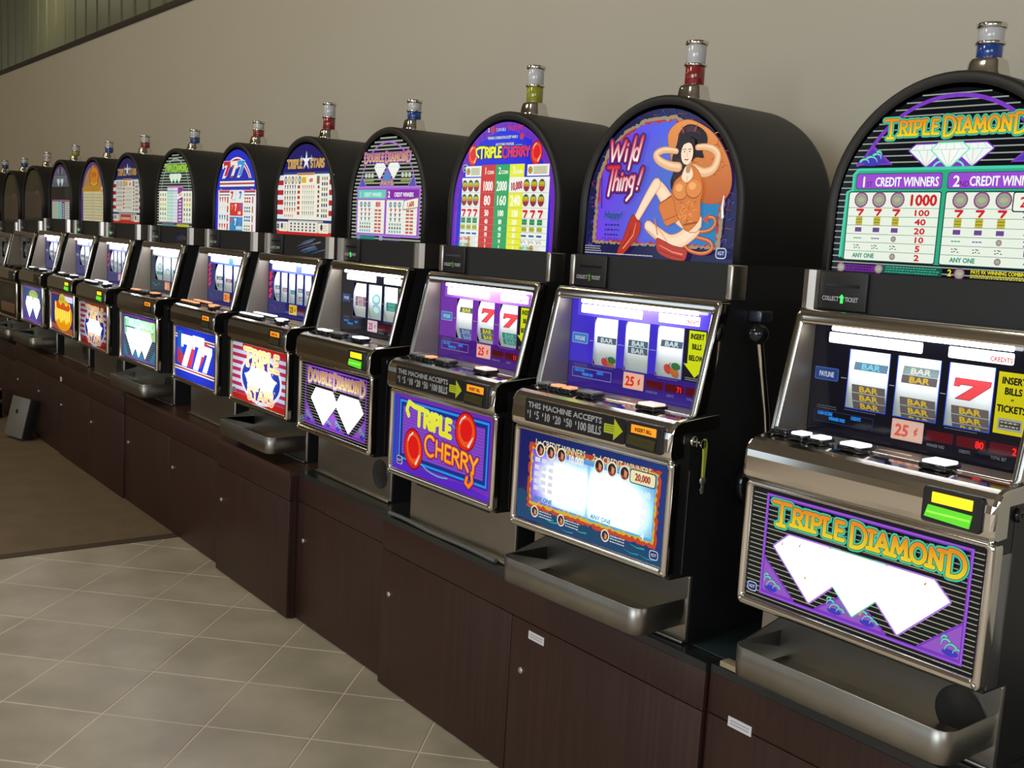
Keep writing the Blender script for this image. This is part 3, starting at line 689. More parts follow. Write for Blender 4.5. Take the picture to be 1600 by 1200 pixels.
    a.line([(.068, 1.583), (.062, 1.598)], .004, (.35, .05, .05), taper=(1, .2)); a.line([(.098, 1.585), (.105, 1.60)], .004, (.35, .05, .05), taper=(1, .2))
    # lettering
    W = a.disp([('W', -.146, 1.528, .043, 1.10, .10), ('i', -.098, 1.528, .040, 1, .1), ('l', -.086, 1.51, .062, .9, .15), ('d', -.075, 1.528, .046, .85, .18)])
    T = a.disp([('T', -.158, 1.452, .062, .72, .18), ('h', -.130, 1.464, .042, .95, .1), ('i', -.110, 1.464, .040, 1, .1), ('n', -.101, 1.464, .042, .85, .1), ('g', -.082, 1.468, .042, .85, .1), ('!', -.058, 1.464, .042, 1, .2)])
    gw = vgrad(1.525, (.95, .95, .95), 1.572, (.72, .08, .05)); gt = vgrad(1.458, (.95, .95, .9), 1.512, (.72, .03, .04))
    for S_, g in ((W, gw), (T, gt)): a.title(S_, [(.0185, (.03, .012, .12)), (.013, (.30, .02, .10)), (.0055, g)])
    a.line([(-.175, 1.42), (-.165, 1.5), (-.16, 1.425)], .003, (.03, .02, .1), taper=(.2, 1))
    a.text('Happy!', -.122, 1.402, .016, (.01, .10, .16), 'c', .9, .0006, .15); tiny_lines(a, -.145, -.10, 1.385, 3, .011, (.03, .02, .25), .004); a.line(cr([(-.155+.009*k, 1.352+.006*(k % 2)) for k in range(7)], 4, False), .0012, (.04, .02, .3))
    tiny_lines(a, -.205, -.15, 1.337, 3, .005, (.6, .6, .6), .0016); tiny_lines(a, -.205, .02, 1.3215, 1, .005, (.6, .6, .6), .0022)
    logo(a, .193, 1.337, .014)
    a.line([(.189, 1.452), (.187, 1.43), (.19, 1.41)], .006, (.9, .9, .9), taper=(.4, 1))

def face_token(a, x, z, r):
    a.ell(x, z, r, r*1.1, (.85, .82, .70), 12); a.ell(x, z, r*.78, r*.88, (.03, .02, .02), 12); a.poly([(x-r*.1, z+r*.5), (x+r*.5, z+r*.2), (x+r*.4, z-r*.6), (x-r*.1, z-r*.4)], (.65, .28, .14)); a.line([(x-r*.5, z-r*.4), (x+r*.3, z-r*.7)], r*.2, (.6, .05, .03))

def belly_wild(a):
    rnd = random.Random(3)
    a.grid(-.2265, .2265, .705, .915, 6, 4, lambda x, z: lerp((.012, .014, .12), (.012, .04, .20), (x+.2)/.4)); 
    a.poly(jag([(-.226, .706), (.226, .706), (.226, .735), (.1, .74), (-.226, .775)], .006, .02, 2), (.008, .06, .15))
    for i in range(26):
        x = -.21+rnd.random()*.4; z = .712+rnd.random()*.04
        a.line([(x-.02, z+.004), (x, z), (x+.02, z+.002)], .003, rnd.choice([(.02, .30, .42), (.01, .05, .30), (.02, .45, .35)]), taper=(.2, 1))
    a.poly(jag([(-.188, .888), (.209, .9), (.207, .742), (-.188, .742)], .004, .008, 6), (.55, .06, .02)); a.poly(jag([(-.18, .88), (.202, .893), (.2, .75), (-.18, .75)], .004, .008, 7), (.65, .45, .04))
    a.poly(jag([(-.176, .876), (.198, .89), (.196, .755), (-.176, .757)], .004, .007, 9), lambda x, z: lerp((.20, .10, .70), (.10, .42, .75), (x+.17)/.2))
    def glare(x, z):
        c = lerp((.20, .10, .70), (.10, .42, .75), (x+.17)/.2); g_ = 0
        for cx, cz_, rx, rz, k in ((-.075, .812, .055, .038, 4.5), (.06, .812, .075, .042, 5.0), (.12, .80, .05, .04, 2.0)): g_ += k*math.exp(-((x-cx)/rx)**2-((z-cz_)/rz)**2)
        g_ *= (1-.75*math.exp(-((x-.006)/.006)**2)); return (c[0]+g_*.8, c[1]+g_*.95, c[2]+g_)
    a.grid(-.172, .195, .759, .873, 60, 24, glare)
    Y = (.80, .75, .45)
    for x0, x1, t, hh in ((-.172, -.005, '1st CREDIT WINNERS', 0), (.014, .192, '2nd CREDIT WINNERS', 0)):
        a.text(t, x0, .886, .0155, (.03, .02, .05), 'l', .80, .0014); a.text(t, x0, .886, .0155, Y, 'l', .80, .0003)
    for x in (-.152, -.117, -.082, .036, .074, .111): face_token(a, x, .878, .0155)
    a.text('10,000', -.035, .868, .017, (.9, .9, .85), 'c', .75, .001); a.rr(.126, .198, .862, .892, .006, (.02, .02, .02)); a.rr(.128, .196, .864, .89, .005, (.85, .80, .50)); a.text('20,000', .162, .87, .015, (.40, .05, .02), 'c', .75, .001)
    for z, t in ((.845, '140'), (.822, '80'), (.80, '60'), (.78, '20'), (.76, '4')): a.text(t, .172, z-.007, .015, (.85, .92, .95), 'c', .9, .0008)
    a.up()
    for z in (.855, .838, .822, .806, .79):
        for x in (-.158, -.135, -.112): a.rect(x-.008, x+.008, z-.005, z+.005, (.75, .75, .85), False)
    a.text('ANY ONE', -.165, .762, .010, (.02, .25, .45), 'l', 1.0, .0005, .1); a.text('ANY ONE', .02, .762, .010, (.02, .3, .45), 'l', 1.0, .0005, .1)
    for x in (-.158, -.07, .068):
        face_token(a, x, .735, .0125); tiny_lines(a, x+.015, x+.06, .738, 3, .006, (.75, .75, .7), .002)
    logo(a, .207, .729, .012)

def stripes_flag(a, x0, x1, z0, z1, n, c1, c2):
    a.rect(x0, x1, z0, z1, c1); a.up()
    for i in range(0, n, 2): a.rect(x0, x1, z0+(z1-z0)*i/n, z0+(z1-z0)*(i+1)/n, c2, False)
def star(a, x, z, r, col, r2=None, n=5, rot=90, tall=1.0):
    r2 = r2 or r*.4; a.poly([(x+(r if i % 2 == 0 else r2)*math.cos(math.radians(rot+i*180/n)), z+(r if i % 2 == 0 else r2)*math.sin(math.radians(rot+i*180/n))*(tall if i == 0 else 1)) for i in range(2*n)], col)

def sym_rows(a, x0, x1, z0, z1, nx, nz, cols, kind='v', s=.5):
    a.up(); dx = (x1-x0)/nx; dz = (z1-z0)/nz
    for j in range(nz):
        c = cols[j % len(cols)]
        for i in range(nx):
            x = x0+dx*(i+.5); z = z1-dz*(j+.5)
            if kind == 'v': a.add([(x-dx*s/2, z+dz*.38), (x+dx*s/2, z+dz*.38), (x+dx*s*.12, z-dz*.38), (x-dx*s*.12, z-dz*.38)], [(0, 3, 2, 1)], c)
            else: a.rect(x-dx*s/2, x+dx*s/2, z-dz*.3, z+dz*.3, c, False)

def top_stars(a, small=False):
    arch_bg(a, (.02, .015, .13)); stripes_flag(a, -.2165, .2165, 1.37, 1.53, 9, (.45, .02, .03), (.75, .78, .80))
    W = (.84, .84, .70)
    a.rect(-.168, .185, 1.372, 1.536, W); a.rect(-.168, .185, 1.532, 1.54, (.03, .06, .25)); a.rect(-.06, .075, 1.529, 1.537, (.6, .35, .1)); tiny_lines(a, -.05, .065, 1.531, 1, .004, (.5, .05, .03), .003)
    S = (.06, .06, .16); Rd = (.50, .03, .03)
    for i, x in enumerate((-.150, -.122, -.094, -.066, -.038)): a.ell(x, 1.512, .010, .014, (.45, .30, .08) if i % 2 else (.02, .02, .18)); a.ell(x, 1.512, .005, .009, (.8, .75, .6))
    a.rect(-.022, .012, 1.502, 1.522, (.75, .45, .01)); a.poly([(.022, 1.498), (.08, 1.505), (.08, 1.528), (.022, 1.52)], (.9, .88, .75)); a.text('4000', .051, 1.504, .014, (.62, .02, .02), 'c', .7, .0009, 0, .1); a.rect(.094, .115, 1.498, 1.525, (.25, .15, .1))
    sym_rows(a, -.162, -.062, 1.395, 1.497, 5, 5, [(.08, .06, .12), S, S, S, Rd]); sym_rows(a, -.056, -.03, 1.385, 1.497, 1, 6, [Rd], 'r', .7)
    sym_rows(a, -.018, .08, 1.385, 1.495, 6, 6, [Rd, (.35, .35, .3), (.35, .33, .28), S, (.4, .35, .3), S], 'v', .4); sym_rows(a, .10, .118, 1.38, 1.495, 1, 7, [(.2, .05, .05)], 'r', .7); sym_rows(a, -.16, -.08, 1.376, 1.39, 5, 1, [(.5, .1, .1)]); sym_rows(a, .13, .178, 1.378, 1.525, 3, 8, [(.3, .25, .2), S], 'r', .6)
    a.rect(-.2165, .2165, 1.362, 1.372, (.03, .04, .18)); a.rect(-.12, .15, 1.364, 1.369, (.5, .52, .5))
    a.rect(-.2165, .2165, 1.328, 1.362, (.55, .5, .45)); a.rect(-.2165, .2165, 1.316, 1.33, (.55, .02, .02))
    for x0, x1 in ((-.195, -.125), (.115, .19)): a.rr(x0, x1, 1.327, 1.362, .004, (.82, .80, .66)); a.ell((x0*2+x1)/3, 1.347, .009, .011, (.08, .06, .05)); tiny_lines(a, x0+.035, x1-.008, 1.352, 3, .008, (.3, .25, .2), .002)
    if small: a.rect(-.09, .07, 1.318, 1.36, (.60, .03, .02)); a.rect(-.08, .06, 1.335, 1.348, (.7, .45, .25))
    else: a.rect(-.12, .11, 1.327, 1.364, (.78, .78, .66)); sym_rows(a, -.11, .10, 1.329, 1.362, 7, 3, [(.10, .09, .14)], 'r', .45)
    logo(a, -.203, 1.345, .012)
    tri = a.disp(layout('TRIPLE', -.138, -.02, 1.556, .026, (), 1, .1), .12); sta = a.disp(layout('STARS', .045, .148, 1.556, .026, (), 1, .1))
    for T in (tri, sta): a.title(T, [(.0105, (.12, .02, .02)), (.0075, (.75, .62, .20)), (.0032, (.45, .12, .02))])
    star(a, .012, 1.578, .036, (.85, .88, .92), .011); star(a, -.025, 1.585, .015, (.6, .62, .7), .004); star(a, .05, 1.585, .015, (.6, .62, .7), .004)

def belly_stars(a):
    stripes_flag(a, -.2265, .2265, .715, .915, 15, (.55, .03, .10), (.72, .76, 1.0)); a.rect(-.2265, .2265, .705, .728, (.62, .02, .015)); a.rect(-.14, .2265, .898, .915, (.62, .02, .02))
    a.ell(.018, .80, .172, .092, (.85, .95, 1.3), 30); a.ell(.018, .80, .158, .080, (.02, .05, .42), 30)
    rnd = random.Random(2)
    for i in range(34):
        x = .018+(rnd.random()-.5)*.29; z = .80+(rnd.random()-.5)*.13
        if ((x-.018)/.15)**2+((z-.8)/.075)**2 < 1: star(a, x, z, .006, (.6, .7, 1.2), .0025)
    for x, z, r in ((-.055, .79, .062), (.09, .79, .062), (.018, .81, .072)): star(a, x, z, r, (4, 4, 4.4), r*.5)
    a.poly([(-.09, .78), (.125, .78), (.13, .81), (.09, .83), (-.05, .83), (-.1, .81)], (3.5, 3.5, 4))
    L = layout('TRIPLE', -.122, .165, .845, .052, (0,), 1.1, .06); a.title(a.disp(L, .1), [(.022, (.55, .08, .01)), (.018, (1.3, 1.1, .8)), (.008, vgrad(.84, (1.2, .7, .25), .9, (1.3, .95, .25)))])
    L = layout('STARS', -.085, .13, .722, .040, (), 1, .06); a.title(a.disp(L), [(.018, (.55, .08, .01)), (.0145, (1.2, 1.0, .75)), (.006, vgrad(.72, (1.0, .4, .15), .76, (1.3, .85, .3)))])
    logo(a, -.203, .737, .012)

def seven(a, x, z, h, w, col, edge, depth=None):
    P = [(x, z+h), (x+w, z+h), (x+w, z+h*.78), (x+w*.48, z), (x+w*.08, z), (x+w*.58, z+h*.72), (x+w*.18, z+h*.72), (x+w*.14, z+h*.62), (x, z+h*.62)]
    if depth: a.poly([(px+depth[0], pz+depth[1]) for px, pz in P], edge)
    a.line(P+[P[0]], h*.05, edge); a.poly(P, col)

def top_sevens(a):
    arch_bg(a, (.02, .03, .55)); W = (.84, .86, .80)
    for r, c in ((.178, W), (.172, (.5, .03, .04)), (.164, W), (.158, (.03, .03, .45))): a.poly([(-r, 1.50)]+archpts(r, 1.43, 1.50)[1:-1]+[(r, 1.50)] if 0 else archpts(r, 1.43, 1.40), c)
    for i, (x, c, e) in enumerate(((-.135, (.62, .02, .03), W), (-.062, (.85, .80, .70), (.35, .1, .1)), (.012, (.05, .30, .75), W))): seven(a, x, 1.535, .058, .07, c, e, (-.012, -.008))
    for z, c in ((1.518, (.02, .04, .42)), (1.508, W), (1.501, (.45, .05, .05)), (1.494, W), (1.486, (.02, .05, .42))): a.rect(-.172, .182, z-.0035, z+.006, c)
    a.rect(-.185, .2, 1.315, 1.478, W); a.frame(-.19, .205, 1.312, 1.48, .004, (.45, .15, .35))
    for x0, x1 in ((-.175, -.065), (.085, .195)): a.rect(x0, x1, 1.468, 1.475, (.5, .03, .03)); a.rect(x0, x1, 1.457, 1.461, (.03, .10, .30))
    a.rect(-.058, .075, 1.43, 1.478, (.8, .84, .84)); seven(a, -.052, 1.443, .03, .026, (.55, .02, .03), W); seven(a, -.01, 1.443, .03, .022, (.75, .78, .78), (.5, .5, .5)); seven(a, .035, 1.443, .03, .026, (.03, .2, .55), W); tiny_lines(a, -.04, .0, 1.438, 1, .004, (.1, .4, .4), .003)
    a.rect(-.058, .075, 1.376, 1.428, (.62, .04, .03)); seven(a, -.045, 1.40, .02, .022, (.85, .2, .15), (.7, .1, .1)); seven(a, -.008, 1.395, .028, .02, (.9, .7, .6), (.6, .2, .2)); seven(a, .04, 1.395, .03, .025, (.1, .15, .6), (.7, .1, .1)); a.text('2400', .04, 1.382, .012, (.9, .85, .8), 'c', .9, .001)
    a.rect(-.058, .075, 1.317, 1.372, (.04, .25, .52)); seven(a, -.05, 1.342, .022, .022, (.65, .05, .08), (.1, .3, .6)); seven(a, -.008, 1.338, .028, .02, (.8, .85, .9), (.1, .3, .6)); seven(a, .035, 1.338, .03, .025, (.05, .2, .7), (.5, .6, .8)); a.rect(.01, .07, 1.322, 1.335, (.55, .68, .75))
    cr = (.55, .05, .04); cb = (.03, .2, .5); cw = (.65, .66, .6)
    for z, c in ((1.44, cr), (1.403, cw), (1.367, cb), (1.332, cr)):
        sym_rows(a, -.175, -.095, z-.014, z+.014, 3, 1, [c], 'v', .65); a.rect(-.088, -.072, z-.014, z+.012, (.5, .12, .08)); a.rect(-.185, -.06, z-.02, z-.0192, (.5, .52, .48))
    for z, c in ((1.44, cr), (1.403, (.12, .22, .3)), (1.367, (.05, .15, .35)), (1.332, (.3, .32, .25))):
        sym_rows(a, .09, .155, z-.014, z+.012, 3, 2, [c], 'r', .7); a.rect(.168, .18, z-.014, z+.012, (.5, .12, .08)); a.rect(.078, .2, z-.02, z-.0192, (.5, .52, .48))

def belly_sevens(a):
    a.rect(-.2265, .2265, .705, .915, (.02, .05, .75))
    for z in (.876, .745): a.rect(-.2265, .2265, z-.007, z+.009, (1.2, 1.2, 1.2)); a.rect(-.2265, .2265, z-.002, z+.005, (.6, .10, .06))
    a.poly([(-.2, .90), (-.14, .90), (-.14, .80), (-.2, .78)], (.02, .15, .75)); a.poly([(-.2, .83), (-.12, .80), (-.12, .76), (-.2, .765)], (.55, .05, .10)); a.poly([(-.07, .89), (.02, .885), (-.03, .76), (-.12, .76)], (.60, .04, .10)); a.poly([(.06, .88), (.16, .87), (.06, .77), (.02, .77)], (.62, .05, .08))
    for x, w, h in ((-.15, .125, .125), (-.02, .12, .13), (.085, .10, .10)): seven(a, x, .76, h, w, (4, 4, 4.3), (1.0, 1.1, 1.6))

def top_double(a):
    arch_bg(a, (.008, .008, .012)); hstripes_arch(a, (.33, .38, .28), 1.32, 1.634, .0115, .0048)
    A = [(-.16, 1.50)]+[(.17*math.cos(t), 1.455+.165*math.sin(t)) for t in [PI-(.3+(PI-.6)*i/20) for i in range(21)]]+[(.165, 1.50)]; a.line(A, .005, (.40, .16, .62))
    for s in (-1, 1):
        a.poly([(s*.176, 1.481), (s*.158, 1.518), (s*.125, 1.481)], (.10, .10, .42)); a.line([(s*.176, 1.481), (s*.158, 1.518), (s*.125, 1.481)], .003, LILAC)
    a.poly([(-.05, 1.481), (0, 1.545), (.05, 1.481)], (.25, .15, .6)); a.poly([(-.02, 1.505), (0, 1.53), (.02, 1.505)], (.05, .3, .55))
    for x in (-.045, .04): diamond(a, x, 1.556, .072, .05, (.88, .95, .85), LILAC, .002)
    gold_title(a, 'DOUBLE DIAMOND', -.146, .138, 1.562, .0225, (0, 7, 13), edge=(.40, .14, .62), c0=(.80, .55, .20), c1=(.65, .25, .10), halo=(.10, .03, .25), w=.0045)
    for x0 in (-.14, .085): sym_rows(a, x0, x0+.06, 1.507, 1.53, 3, 1, [(.55, .62, .52)], 'r', .7); a.rect(x0, x0+.06, 1.499, 1.505, (.25, .32, .05))
    a.title(a.disp(layout('PAYS', -.035, .04, 1.488, .012, (), 1, .12)), [(.006, (.45, .2, .15)), (.0025, (.75, .4, .15))])
    a.rect(-.182, .198, 1.334, 1.483, (.36, .12, .55)); a.frame(-.186, .202, 1.33, 1.484, .004, LILAC)
    a.rect(-.177, -.002, 1.447, 1.474, (.15, .60, .50)); a.rect(.008, .193, 1.447, 1.474, (.24, .03, .40)); a.text('1', -.168, 1.451, .017, (.5, .85, .75), 'l', 1, .0008); a.text('CREDIT WINNERS', -.14, 1.453, .013, (.6, .88, .8), 'l', .78, .0006); a.text('2', .012, 1.451, .019, (.9, .9, .9), 'l', 1, .001); a.text('CREDIT WINNERS', .05, 1.453, .013, (.85, .8, .88), 'l', .78, .0006)
    for x0, x1 in ((-.177, -.006), (.008, .188)):
        a.rect(x0, x1, 1.338, 1.442, (.84, .87, .80)); w = x1-x0
        for k in range(3): a.ell(x0+w*(.13+.15*k), 1.428, .009, .009, (.20, .30, .32)); a.ell(x0+w*(.13+.15*k), 1.428, .005, .003, (.5, .6, .6))
        sym_rows(a, x0+w*.08, x0+w*.52, 1.375, 1.418, 3, 3, [(.5, .08, .08), (.2, .12, .25), (.2, .22, .22)], 'v', .5); sym_rows(a, x0+w*.08, x0+w*.52, 1.34, 1.374, 5, 3, [(.2, .4, .35), (.15, .15, .12), (.12, .45, .42)], 'r', .6); sym_rows(a, x0+w*.64, x0+w*.9, 1.34, 1.415, 2, 7, [(.58, .12, .08)], 'r', .8)
        a.up()
        for j in range(1, 7): a.rect(x0, x1, 1.338+j*.0125, 1.3385+j*.0125, (.35, .4, .3), False)
    a.text('800', -.045, 1.421, .016, (.62, .03, .03), 'c', .9, .001); a.poly([(.105, 1.412), (.195, 1.42), (.195, 1.452), (.11, 1.442)], (.15, .14, .1)); a.poly([(.108, 1.415), (.192, 1.422), (.192, 1.449), (.113, 1.44)], (.88, .88, .74)); a.text('1,600', .15, 1.423, .016, (.55, .02, .03), 'c', .85, .001, 0, .1)
    a.rect(-.16, -.06, 1.318, 1.331, (.03, .22, .2)); a.ell(-.165, 1.325, .012, .009, (.2, .25, .5)); a.ell(-.02, 1.323, .012, .010, (.3, .35, .55)); tiny_lines(a, 0, .1, 1.328, 3, .005, (.2, .12, .35), .0022)

def top_green(a, half=False):
    arch_bg(a, (.012, .014, .016)); hstripes_arch(a, (.28, .38, .26), 1.32, 1.634, .0125, .005)
    a.line([(.168*math.cos(t), 1.45+.168*math.sin(t)) for t in [PI*i/20 for i in range(21)]], .005, (.35, .35, .45))
    G = a.disp(layout('TRIPLE DIAMOND', -.128, .148, 1.566, .024, (0, 7, 13), 1.35, .1)); a.title(G, [(.012, (.10, .30, .05)), (.0065, (.35, .58, .05))])
    for x in (-.04, .045, .002): diamond(a, x, 1.552, .062, .042, (.75, .88, .72), (.2, .35, .25), .0015)
    a.rect(-.19, -.092, 1.338, 1.475, (.80, .86, .66)); a.rect(.095, .2, 1.338, 1.475, (.80, .86, .66)); a.rect(-.092, .095, 1.338, 1.50, (.45, .2, .45))
    a.rect(-.09, -.026, 1.338, 1.49, (.48, .78, .62)); a.rect(-.024, .036, 1.338, 1.49, (.68, .76, .80)); a.rect(.036, .093, 1.338, 1.49, (.22, .04, .25))
    a.up()
    for j in range(9): a.rect(-.092, .095, 1.35+j*.0145, 1.3512+j*.0145, (.2, .1, .22), False)
    sym_rows(a, .044, .085, 1.34, 1.44, 1, 7, [(.65, .5, .7)], 'r', .8)
    a.poly([(.035, 1.438), (.098, 1.452), (.098, 1.476), (.035, 1.462)], (.9, .9, .8)); a.title([[(.05+.008*k, 1.452+.001*k), (.052+.008*k, 1.464+.001*k)] for k in range(5)], [(.004, (.6, .03, .03))])
    for x0, x1 in ((-.185, -.098), (.101, .194)): sym_rows(a, x0, x1, 1.34, 1.47, 3, 6, [(.3, .32, .3), (.5, .2, .15), (.48, .5, .05), (.18, .22, .2), (.2, .25, .25), (.35, .4, .35)], 'r', .5)
    a.frame(-.194, .203, 1.332, 1.478, .003, (.35, .12, .4)); a.rect(.03, .17, 1.318, 1.33, (.45, .45, .05)); a.rect(-.15, .0, 1.318, 1.33, (.1, .2, .2))

def belly_green(a):
    a.rect(-.2265, .2265, .705, .915, (.03, .04, .12)); a.up()
    for i in range(22): a.rect(-.22, .22, .712+i*.009, .7155+i*.009, (.16, .26, .26), False)
    a.frame(-.2, .22, .715, .908, .007, (.28, .05, .45)); a.poly([(-.19, .893), (.21, .898), (.21, .815), (-.18, .815)], (.35, .85, .62)); a.poly([(.05, .895), (.21, .895), (.21, .82), (.05, .82)], (.50, .88, .35))
    for T in ([(-.19, .72), (-.19, .79), (-.13, .72)], [(-.08, .72), (0, .77), (.08, .72)], [(.21, .72), (.21, .78), (.14, .72)]): a.poly(T, (.05, .25, .45))
    for x in (-.075, .085, .005): diamond(a, x, .845, .17, .118, (5, 5.2, 5), (.6, .8, .7), .002, False)
    a.poly([(-.15, .85), (.16, .85), (.12, .79), (.05, .76), (-.05, .76), (-.12, .79)], (5, 5.2, 5))
    a.title(a.disp(layout('TRIPLE DIAMOND', -.17, .195, .862, .026, (0, 7, 13), 1.3, .1)), [(.010, (.9, 1.6, 1.1)), (.0025, (.5, .9, .6))])
    a.rect(-.17, -.04, .849, .855, (.03, .10, .10)); a.rect(.06, .18, .845, .849, (.1, .2, .12))

def top_hot(a):
    arch_bg(a, (.10, .05, .25)); a.poly(archpts(.19, 1.42, 1.50), (.45, .28, .12))
    a.ell(.03, 1.558, .09, .062, (.55, .14, .01), 24); a.ell(.03, 1.56, .07, .046, (.75, .28, .02), 24); a.line(arc(.03, 1.535, .06, .02, 200, 340), .010, (.85, .45, .05))
    a.title([[(-.008+.013*k, 1.582-.004*(k % 2)), (-.006+.013*k, 1.555+.003*(k % 3))] for k in range(6)], [(.006, (.35, .05, .01))]); star(a, .003, 1.61, .018, (.45, .42, .1), .006)
    a.rect(-.17, .195, 1.318, 1.505, (.75, .72, .42)); a.rect(-.17, .195, 1.478, 1.51, (.62, .30, .02)); a.rect(.015, .02, 1.318, 1.50, (.2, .1, .1))
    for x0, x1 in ((-.16, .01), (.03, .185)): sym_rows(a, x0, x1, 1.325, 1.47, 6, 9, [(.42, .35, .15), (.5, .2, .1), (.3, .28, .2)], 'r', .45)
    a.ell(.175, 1.482, .028, .02, (.8, .6, .5)); a.title([[(.16+.008*k, 1.476), (.162+.008*k, 1.488)] for k in range(4)], [(.004, (.6, .05, .03))])

def belly_hot(a):
    a.rect(-.2265, .2265, .705, .915, (.03, .03, .18)); a.poly(jag([(-.226, .72), (-.1, .71), (.226, .70), (.226, .735), (-.226, .745)], .004, .03, 3), (.45, .10, .03)); a.rect(.02, .2265, .875, .905, (.8, .9, 1.2)); a.rect(-.2265, .2265, .905, .912, (.5, .05, .04))
    a.ell(.02, .80, .175, .088, (.95, .40, .01), 26); a.title([[(-.13+.034*k, .855-.006*(k % 2)), (-.126+.034*k, .765+.008*(k % 3))] for k in range(9)], [(.030, (1.2, .70, .02)), (.013, (1.4, 1.25, .25))])
    a.ell(.0, .885, .06, .028, (.7, .62, .04)); a.title([[(-.03+.02*k, .893), (-.03+.02*k, .878)] for k in range(4)], [(.006, (.1, .15, .02))])
    a.poly([(-.12, .85), (-.08, .872), (-.03, .85), (.02, .87), (.08, .85), (.13, .865), (.16, .845), (.13, .825), (-.1, .83)], (.75, .10, .01)); a.ell(.03, .735, .10, .018, (.9, .35, .01))

def top_split(a):
    arch_bg(a, (.012, .012, .015)); a.poly(archpts(.2, 1.42, 1.505), (.10, .13, .16)); a.line([(.19*math.cos(t), 1.43+.19*math.sin(t)) for t in [.6+(PI-1.2)*i/12 for i in range(13)]], .008, (.3, .08, .4))
    a.ell(0, 1.595, .05, .02, (.35, .28, .06)); a.ell(0, 1.6, .025, .03, (.02, .06, .2)); sym_rows(a, -.12, .14, 1.53, 1.57, 9, 3, [(.25, .3, .28)], 'r', .5)
    for x in (-.035, .04): diamond(a, x, 1.552, .06, .045, (.7, .8, .85), (.3, .3, .4), .0015)
    a.rect(-.2165, .2165, 1.432, 1.506, (.012, .011, .011)); a.rect(.1, .2, 1.44, 1.5, (.03, .028, .022)); a.rect(-.17, .205, 1.318, 1.43, (.60, .66, .55)); a.rect(-.05, .04, 1.318, 1.425, (.25, .6, .45)); a.rect(.04, .10, 1.318, 1.425, (.2, .05, .3)); a.rect(-.17, .205, 1.418, 1.43, (.3, .15, .25))
    sym_rows(a, -.16, -.06, 1.32, 1.415, 3, 7, [(.3, .32, .28)], 'r', .6); sym_rows(a, .11, .2, 1.32, 1.415, 3, 7, [(.3, .32, .28)], 'r', .6); sym_rows(a, .045, .095, 1.32, 1.41, 1, 7, [(.6, .55, .7)], 'r', .6)

def belly_blue_diamond(a):
    a.grid(-.2265, .2265, .705, .915, 1, 4, vgrad(.70, (.10, .08, .35), .92, (.04, .10, .20))); a.frame(-.2, .22, .712, .908, .008, (.28, .08, .45)); a.ell(.03, .865, .10, .03, (.40, .50, .12)); a.title([[(-.03+.02*k, .885), (-.03+.02*k, .870)] for k in range(7)], [(.006, (.1, .35, .4))])
    for x in (-.06, .095): diamond(a, x, .85, .17, .12, (5, 5.2, 5.4), (.5, .6, 1.2), .002, False, .4)

def belly_dark(a):
    a.rect(-.2265, .2265, .705, .915, (.02, .017, .013)); a.rect(-.15, .18, .73, .79, (.22, .12, .06)); a.ell(.02, .86, .12, .035, (.05, .035, .015))
def top_dark(a, g=1):
    arch_bg(a, (.05, .043, .03)); a.ell(.0, 1.565, .11, .05, (.055, .055, .02)); a.rect(-.18, .19, 1.34, 1.50, (.09, .07, .055)); a.poly([(.05, 1.48), (.12, 1.487), (.12, 1.512), (.05, 1.502)], (.20, .08, .06))
    sym_rows(a, -.17, .03, 1.345, 1.48, 5, 8, [(.06, .05, .04)], 'r', .6); a.rect(.05, .09, 1.345, 1.475, (.12, .05, .045)); a.rect(-.2, .2, 1.316, 1.335, (.03, .03, .02))

# ------------------------------------------------------------------ slot machine builder
SHARED = {}
def shared(key, fn):
    if key not in SHARED: SHARED[key] = fn()
    return SHARED[key]
W2 = 0.2425
def fy(z): return 0.055+(z-1.013)*0.226     # slope of the reel door face

def me_body():
    b = MB()
    prof = [(.088, .538), (.088, .683), (.016, .684), (.014, .905), (.006, .92), (.004, .985), (.020, 1.004), (.062, 1.014), (.113, 1.243), (.47, 1.243), (.47, .538)]
    for s in (-1, 1): b.extrude_x(prof, *sorted((s*(W2-.002), s*(W2-.016))))
    b.box(-.228, .228, .10, .47, .538, .684); b.box(-.228, .228, .05, .47, .684, .905); b.box(-.228, .228, .03, .47, .905, .985)
    b.box(-.228, .228, .235, .47, .985, 1.243); b.box(-.228, .228, .128, .24, 1.222, 1.243)
    b.box(-.228, .228, .02, .10, .6835, .689)
    return b.mesh('cabinet_body')
def me_belly_frame():
    b = MB(); X = W2
    ring(b, [(-X, X, .687, .927, .012, .022), (-X, X, .687, .927, .012, .006), (-X+.002, X-.002, .689, .925, .011, .001), (-X+.005, X-.005, .692, .922, .010, -.001),
             (-.2315, .2315, .703, .9185, .008, -.001), (-.229, .229, .705, .9165, .006, .001), (-.2265, .2265, .7075, .914, .004, .005), (-.2262, .2262, .708, .9135, .004, .012)])
    return b.mesh('belly_frame')
def me_reel_frame():
    b = MB(); X = W2; f = lambda x, z: fy(z)
    L = [(-X, X, 1.009, 1.2435, .010, .030), (-X, X, 1.009, 1.2435, .010, .006), (-X+.002, X-.002, 1.010, 1.2415, .010, .001), (-X+.005, X-.005, 1.012, 1.2385, .008, 0), (-.2285, .2285, 1.0135, 1.222, .006, 0), (-.225, .225, 1.0145, 1.218, .005, .0025)]
    ring(b, L, f)
    l0 = [(x, .0025+fy(z), z) for x, z in rrect(-.225, .225, 1.0145, 1.218, .005)]; l1 = [(x, .138, z) for x, z in rrect(-.220, .220, 1.0145, 1.2165, .005)]
    return b.mesh('reel_door_frame')
def me_cheek():
    b = MB(); l0 = [(x, .0025+fy(z), z) for x, z in rrect(-.225, .225, 1.0145, 1.218, .005)]; l1 = [(x, .138, z) for x, z in rrect(-.220, .220, 1.0145, 1.2165, .005)]
    b.loft([l0, l1], False, False); return b.mesh('inner_cheek')
